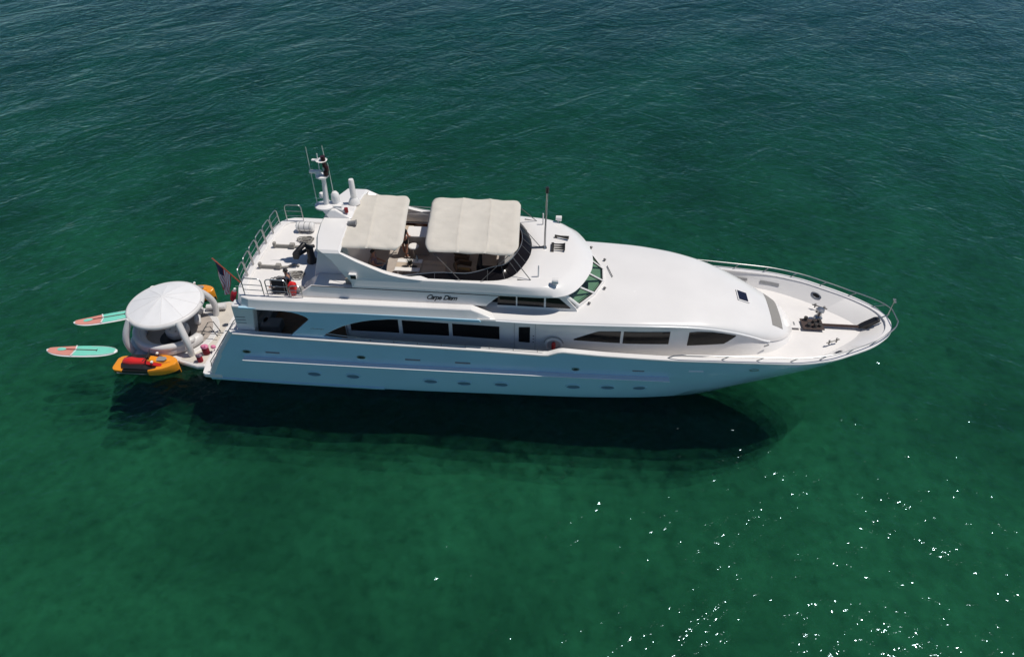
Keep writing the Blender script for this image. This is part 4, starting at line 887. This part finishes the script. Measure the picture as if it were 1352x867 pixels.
ld = thing('boarding_ladder', (-.8, -.5, .2), 'folding metal boarding ladder standing on the beige dock', 'ladder')
for yy in (-.72, -.35):
    MB().tube([(-1.25, yy - .1, .22), (-.75, yy, .95), (-.5, yy + .05, 1.0), (-.25, yy, .42)], .022, 8).build('side_rail', 'darksteel', ld)
b = MB()
for t in (.3, .6, .9): b.cyl((-1.25 + .5 * t, -.8 + .08 * t, .22 + .73 * t), (-1.25 + .5 * t, -.45 + .1 * t, .22 + .73 * t), .02, 8)
b.build('rung', 'darksteel', ld)
def tote(name, x, y, z, s, m1, m2, lab):
    t = thing(name, (x, y, z), lab, 'bag')
    b = MB(); b.loft([[(x + s * r * math.cos(a) * .8, y + s * r * math.sin(a) * .62, z + s * h) for a in frange(0, 2 * math.pi * 15 / 16, 16)] for r, h in ((.42, 0), (.5, .12), (.52, .6), (.5, .95), (.42, 1.02))]); b.build('bag_body', m1, t, smooth=60)
    b = MB(); b.loft([[(x + s * r * math.cos(a) * .8, y + s * r * math.sin(a) * .62, z + s * h) for a in frange(0, 2 * math.pi * 15 / 16, 16)] for r, h in ((.50, .98), (.58, 1.06), (.52, 1.2), (.3, 1.26), (.1, 1.22))]); b.build('bag_top', m2, t, smooth=60)
    b = MB(); b.tube([(x - s * .25, y - s * .2, z + s * 1.15), (x - s * .2, y - s * .25, z + s * 1.5), (x + s * .2, y - s * .25, z + s * 1.5), (x + s * .25, y - s * .2, z + s * 1.15)], .02, 6); b.build('handle', m2, t)
tote('beach_bag', -.42, -1.75, .21, .42, 'darkred', 'pink', 'dark red beach bag with a pink top on the dock beside the stern stairs')
tote('beach_bag', -.50, -2.28, .21, .34, 'redcloth', 'mauve', 'small red and mauve beach bag at the near corner of the dock')
b = MB(); b.ell((-.08, -1.6, .55), (.13, .10, .1)); tag(b.build('rolled_towel', 'pink', None), 'small rolled pink towel by the foot of the stern stairs', 'towel')
b = MB(); b.box((-.08, -1.6, .40), (.2, .3, .12)); 
rf = thing('red_fender', (.6, .55, 2.0), 'red fender with a white end hanging at the middle of the stern', 'fender')
MB().tube([(.36, .5, 1.72), (.39, .5, 1.8), (.57, .5, 2.25), (.60, .5, 2.33)], [.07, .13, .13, .07], 14).build('fender_body', 'redcloth', rf)
MB().tube([(.60, .5, 2.33), (.66, .5, 2.46)], [.08, .06], 12).build('fender_cap', 'gel', rf)
MB().tube([(.72, .5, 2.6), (1.4, .5, 2.78), (1.95, .5, 2.79)], .012, 6).build('rope', 'grey', rf)

# ------------------------------------------------------------------ paddle boards
def board_w(t): return .42 * (max(0, 1 - abs(2 * t - 1) ** 2.6)) ** .5 * (1 - .12 * (1 - t))
def make_board(loc, rz, label):
    root = thing('paddle_board', (0, 0, 0), label, 'paddle board', 'paddle boards floating off the stern')
    rows = []; Lb = 3.36
    for t in [0.002] + frange(.02, .98, 40) + [.998]:
        wv = max(board_w(t), .01); x = -Lb / 2 + Lb * t; lift = .10 * max(0, (.25 - t) / .25) ** 2
        rows.append([(x, wv * math.cos(a), .085 + lift + .065 * math.sin(a) * (.4 + .6 * min(1, wv / .2))) for a in frange(0, 2 * math.pi * 15 / 16, 16)])
    MB().loft(rows).build('board', 'boardw', root, smooth=50)
    def pad(name, t0, t1, m, k, up):
        rr = []
        for t in frange(t0, t1, 24):
            wv = board_w(t) * k; x = -Lb / 2 + Lb * t; lift = .10 * max(0, (.25 - t) / .25) ** 2
            rr.append([(x, wv * q, .152 + lift + up - .035 * q * q * .6) for q in (-1, -.6, 0, .6, 1)])
        return MB().loft(rr, False, False).build(name, m, root, smooth=0)
    pad('nose_pad', .03, .40, 'coral', .86, .003); pad('traction_pad', .385, .97, 'teal', .86, .003)
    b = MB()
    b.prism([(-.42, -.36), (-.36, -.36), (-.28, .0), (-.36, .36), (-.42, .36), (-.34, 0)], .158, .160, 'z'); b.build('stripe', 'boardw', root, smooth=0)
    b = MB(); rr = []
    for t in frange(.6, .965, 18): rr.append([(-Lb / 2 + Lb * t, s * board_w(t) * .80, .1545 - .035 * .64 * .6 + .003) for s in (1,)][0])
    b.tube(rr + [(x, -y, z) for x, y, z in reversed(rr)], .010, 5); b.build('edge_line', 'boardw', root)
    root.location = loc; root.rotation_euler.z = rz
    return root
b1 = make_board((-6.52, -1.95, 0.02), R(4.5), 'turquoise and coral paddle board floating free beside the orange jet ski')
b2 = copy_thing(b1, (-6.45, .58, 0.02), 'turquoise and coral paddle board partly hidden behind the white canopy', R(22))
def make_paddle(loc, rz, lab):
    root = thing('paddle', (0, 0, 0), lab, 'paddle', 'paddles lying on the paddle boards')
    MB().tube([(-.75, 0, .2), (.75, 0, .2)], .016, 8).build('shaft', mat('dark_red_shaft', (.16, .03, .035), .5), root)
    MB().loft([[(x, wv * q, .2 + .012 * s_) for q, s_ in ((-1, 0), (0, 1), (1, 0), (0, -1))] for x, wv in ((-.74, .02), (-.85, .09), (-1.05, .11), (-1.15, .07), (-1.18, .01))]).build('blade', 'teal', root, smooth=30)
    MB().cyl((.75, -.06, .2), (.75, .06, .2), .016, 8).build('handle', 'black', root)
    root.location = loc; root.rotation_euler.z = rz; return root
p1 = make_paddle((-6.55, -1.92, .0), R(2), 'dark shafted paddle lying along the paddle board beside the orange jet ski')
p2 = copy_thing(p1, (-6.5, .58, .0), 'dark shafted paddle lying along the paddle board behind the canopy', R(21))

# ------------------------------------------------------------------ jet skis
def make_ski(loc, rz, label):
    r = thing('jet_ski', (0, 0, 0), label, 'jet ski', 'orange jet skis moored at the stern')
    hw = T([(-1.5, .34), (-1.38, .47), (-.9, .54), (.2, .56), (.8, .50), (1.2, .34), (1.42, .16), (1.5, .04)]); sh = T([(-1.5, .30), (0, .36), (.9, .46), (1.5, .52)])
    rows = []
    for x in frange(-1.5, 1.5, 40):
        wv, z = hw(x), sh(x); rows.append([(x, -wv * .55, -.15), (x, -wv * .96, .08), (x, -wv, z - .08), (x, -wv * .96, z), (x, -wv * .72, z + .02), (x, wv * .72, z + .02), (x, wv * .96, z), (x, wv, z - .08), (x, wv * .96, .08), (x, wv * .55, -.15)])
    b = MB(); b.loft(rows); o = b.build('hull', ['orange', 'jetblack'], r, smooth=40)
    for p in o.data.polygons:
        c = p.center
        if c.z < .16: p.material_index = 1
        if -1.0 < c.x < .3 and c.z < .40: p.material_index = 1
    for s in (-1, 1):
        MB().box((-.42, s * .515, .26), (.75, .012, .06)).build('side_stripe', 'boardw', r, smooth=0)
        MB().tube([(-1.25, s * .50, .17), (0, s * .54, .17), (.6, s * .48, .2)], .03, 6).build('bumper', 'grey', r)
    MB().prism([(-1.12, -.2), (-1.0, -.40), (-.8, -.47), (.25, -.50), (.6, -.42), (.9, -.24), (1.0, 0), (.9, .24), (.6, .42), (.25, .50), (-.8, .47), (-1.0, .40), (-1.12, .2)], .33, .445, 'z').build('footwell_tray', 'jetblack', r, smooth=0, bevel=.015)
    rows = []
    for x, wv, z0, zz in ((-1.1, .10, .38, .50), (-1.02, .16, .38, .58), (-.7, .18, .38, .62), (-.45, .165, .38, .58), (-.1, .155, .38, .58), (.1, .12, .38, .52)):
        rows.append([(x, -wv * 1.1, z0), (x, -wv, zz - .06), (x, -wv * .6, zz), (x, wv * .6, zz), (x, wv, zz - .06), (x, wv * 1.1, z0)])
    MB().loft(rows).build('seat', 'red', r, smooth=50)
    rows = []
    for x, wv, z0, zz in ((.08, .18, .38, .60), (.2, .2, .4, .74), (.4, .22, .40, .72), (.7, .22, .43, .64), (.95, .17, .46, .58), (1.2, .06, .5, .54)):
        rows.append([(x, -wv, z0), (x, -wv * .9, zz - .1), (x, -wv * .5, zz), (x, wv * .5, zz), (x, wv * .9, zz - .1), (x, wv, z0)])
    MB().loft(rows).build('hood', 'orange', r, smooth=50)
    for s in (-1, 1): MB().loft([[(x, s * wv, z), (x, s * (wv + .1), z - .1), (x, s * (wv + .1), z - .14)] for x, wv, z in ((.15, .18, .66), (.5, .22, .63), (.85, .2, .56))]).build('hood_stripe', 'red', r, smooth=0)
    MB().prism([(.62, -.15), (.95, -.13), (1.05, 0), (.95, .13), (.62, .15), (.56, 0)], .655, .675, 'z').build('hood_pad', 'grey', r, smooth=0)
    b = MB(); b.tube([(.12, -.38, .84), (.2, -.12, .84), (.2, .12, .84), (.12, .38, .84)], .022, 8); b.box((.2, 0, .78), (.14, .24, .14)); b.build('handlebar', 'black', r, smooth=40)
    for s in (-1, 1):
        b = MB(); b.box((.48, s * .30, .72), (.1, .12, .09)); b.build('mirror', 'boardw', r, smooth=0, bevel=.02)
    r.location = loc; r.rotation_euler.z = rz
    return r
j1 = make_ski((-2.86, -2.74, .0), R(2), 'orange and black jet ski with a red seat moored beside the lounge island')
j2 = copy_thing(j1, (-3.35, 2.62, .0), 'orange jet ski mostly hidden behind the lounge canopy', R(8))

# ------------------------------------------------------------------ people
def skin_body(name, joints, edges, parent, m, sub=2):
    off = wloc(parent); me = bpy.data.meshes.new(name); me.from_pydata([tuple(Vector(j[0]) - off) for j in joints], edges, [])
    o = bpy.data.objects.new(name, me); col.objects.link(o); o.parent = parent
    sk = o.modifiers.new('skin', 'SKIN'); sk.use_smooth_shade = True
    if not me.skin_vertices: 
        pass
    for v, j in zip(me.skin_vertices[0].data, joints): v.radius = (j[1], j[1])
    me.skin_vertices[0].data[0].use_root = True
    s = o.modifiers.new('sub', 'SUBSURF'); s.levels = sub; s.render_levels = sub
    me.materials.append(M[m]); return o
def hand(J, E, wrist, d, side, s=1):
    d = Vector(d).normalized(); side = Vector(side).normalized(); nrm = d.cross(side)
    k = len(J); J.append((Vector(wrist) + d * .06, .030)); base = k
    for q, L_ in ((-.032, .070), (-.011, .085), (.011, .08), (.032, .062)):
        a = len(J); J.append((Vector(wrist) + d * .095 + side * q, .011)); J.append((Vector(wrist) + d * (.095 + L_ * .55) + side * q * 1.1 + nrm * .012, .010)); J.append((Vector(wrist) + d * (.095 + L_) + side * q * 1.1 + nrm * .035, .008))
        E += [(base, a), (a, a + 1), (a + 1, a + 2)]
    a = len(J); J.append((Vector(wrist) + d * .05 + side * .05, .012)); J.append((Vector(wrist) + d * .085 + side * .07 + nrm * .015, .009)); E += [(base, a), (a, a + 1)]
    return base
def person(loc, facing, pose, label, top_m, leg_m, long_legs):
    root = thing('person', loc, label, 'person'); L = Vector(loc); f = Vector((math.cos(facing), math.sin(facing), 0)); s = Vector((-f.y, f.x, 0)); u = Vector((0, 0, 1))
    def P(a, b_, c): return L + f * a + s * b_ + u * c
    if pose == 'stand':
        hip, chest, neck, head = .93, 1.28, 1.48, 1.63; fwd = 0
        knee = [P(.02, q * .12, .50) for q in (1, -1)]; ank = [P(-.02 + (.12 if q > 0 else -.08), q * .13, .09) for q in (1, -1)]; toe = [a + f * .17 - u * .05 for a in ank]
        hj = [P(0, q * .10, .90) for q in (1, -1)]
        elb = [P(-.03, .27, 1.12), P(.04, -.27, 1.12)]; wri = [P(.10, .25, .90), P(.22, -.22, 1.02)]
    else:
        hip, chest, neck, head = .46 if pose == 'sit' else .14, 0, 0, 0
        chest = hip + .36; neck = hip + .56; head = hip + .71
        if pose == 'sit':
            knee = [P(.43, q * .13, hip + .03) for q in (1, -1)]; ank = [P(.42, q * .12, .09) for q in (1, -1)]; toe = [a + f * .17 - u * .05 for a in ank]
        else:
            knee = [P(.42, q * .16, hip + .22) for q in (1, -1)]; ank = [P(.72, q * .13, .09) for q in (1, -1)]; toe = [a + f * .15 + u * .0 for a in ank]
        hj = [P(.02, q * .10, hip) for q in (1, -1)]
        elb = [P(.06, .28, hip + .24), P(.06, -.28, hip + .24)]; wri = [P(.32, .20, hip + .20), P(.34, -.18, hip + .22)]
    J = [(P(0, 0, hip), .13), (P(0, 0, (hip + chest) / 2), .125), (P(0, 0, chest), .145), (P(.01, 0, neck), .058), (P(.02, 0, head - .05), .07), (P(.025, 0, head + .04), .10), (P(.02, 0, head + .12), .075)]
    E = [(0, 1), (1, 2), (2, 3), (3, 4), (4, 5), (5, 6)]
    for q, i in ((1, 0), (-1, 1)):
        a = len(J); J += [(hj[i], .098), (knee[i], .062), (ank[i], .042), (toe[i], .034)]; E += [(0, a), (a, a + 1), (a + 1, a + 2), (a + 2, a + 3)]
        a = len(J); J += [(P(0, q * .18, neck - .08), .062), (elb[i], .043), (wri[i], .030)]; E += [(2, a), (a, a + 1), (a + 1, a + 2)]
        dd = wri[i] - elb[i]; hb_ = hand(J, E, wri[i], dd, s * -q if pose != 'stand' else f); E.append((a + 2, hb_))
    body = skin_body('body', J, E, root, 'skin')
    # clothes: slightly larger shells
    skin_body('shirt', [(P(0, 0, hip + .10), .140), (P(0, 0, (hip + chest) / 2 + .05), .138), (P(0, 0, chest), .158), (P(0, .18, neck - .08), .074), (P(0, .225, (neck + elb[0].z - L.z) / 2 - .03), .066), (P(0, -.18, neck - .08), .074), (P(0, -.225, (neck + elb[1].z - L.z) / 2 - .03), .066)], [(0, 1), (1, 2), (2, 3), (3, 4), (2, 5), (5, 6)], root, top_m)
    Jp = [(P(0, 0, hip + .06), .148), (P(0, 0, hip), .142)]; Ep = [(0, 1)]
    for i in (0, 1):
        a = len(Jp); mid = hj[i].lerp(knee[i], .6)
        Jp += [(hj[i], .112), (mid, .092)]; Ep += [(1, a), (a, a + 1)]
        if long_legs: Jp += [(knee[i], .074), (ank[i] + u * .04, .055)]; Ep += [(a + 1, a + 2), (a + 2, a + 3)]
    skin_body('trousers' if long_legs else 'shorts', Jp, Ep, root, leg_m)
    # head details
    hc = P(.025, 0, head + .035)
    b = MB(); rows = []
    for th in frange(.0, 1.75, 9):
        rows.append([hc + (-f * .012) + u * .015 + (f * math.cos(a) * .108 * math.sin(th) + s * math.sin(a) * .096 * math.sin(th) + u * math.cos(th) * .118) - f * (.03 if th > 1.1 and math.cos(a) > .3 else 0) for a in frange(0, 2 * math.pi * 17 / 18, 18)])
    b.loft(rows, True, True); b.build('hair', 'hair', root, smooth=70)
    b = MB()
    for q in (1, -1): b.ell(hc + f * .088 + s * .034 * q + u * .005, (.012, .012, .010), 8, 6)
    b.build('eyes', 'black', root)
    b = MB(); b.ell(hc + f * .102 - u * .018, (.014, .013, .022), 8, 6)
    for q in (1, -1): b.ell(hc + s * .095 * q - f * .005, (.018, .010, .028), 8, 6)
    b.build('nose_and_ears', 'skin', root)
    b = MB(); b.ell(hc + f * .088 - u * .055, (.012, .026, .007), 8, 6); b.build('mouth', mat('lips', (.30, .09, .08), .5), root)
    return root
person((9.16, .50, 4.83), R(60), 'stand', 'person in dark shorts standing at the edge of the aft canvas shade', 'blackfab', 'blackfab', False)
person((8.15, -1.05, 4.83), R(0), 'sit', 'person in blue jeans sitting under the aft canvas shade', 'mauve', 'jeans', True)
tag(MB().box((8.13, -1.05, 5.03), (.46, .5, .40)).build('ottoman', 'beigefab', None, smooth=0, bevel=.05), 'beige ottoman under the person in blue jeans', 'ottoman')
person((4.72, -2.25, 4.83), R(180), 'floor', 'person in navy clothes sitting on the upper deck behind the starboard rail', 'navy', 'navy', True)
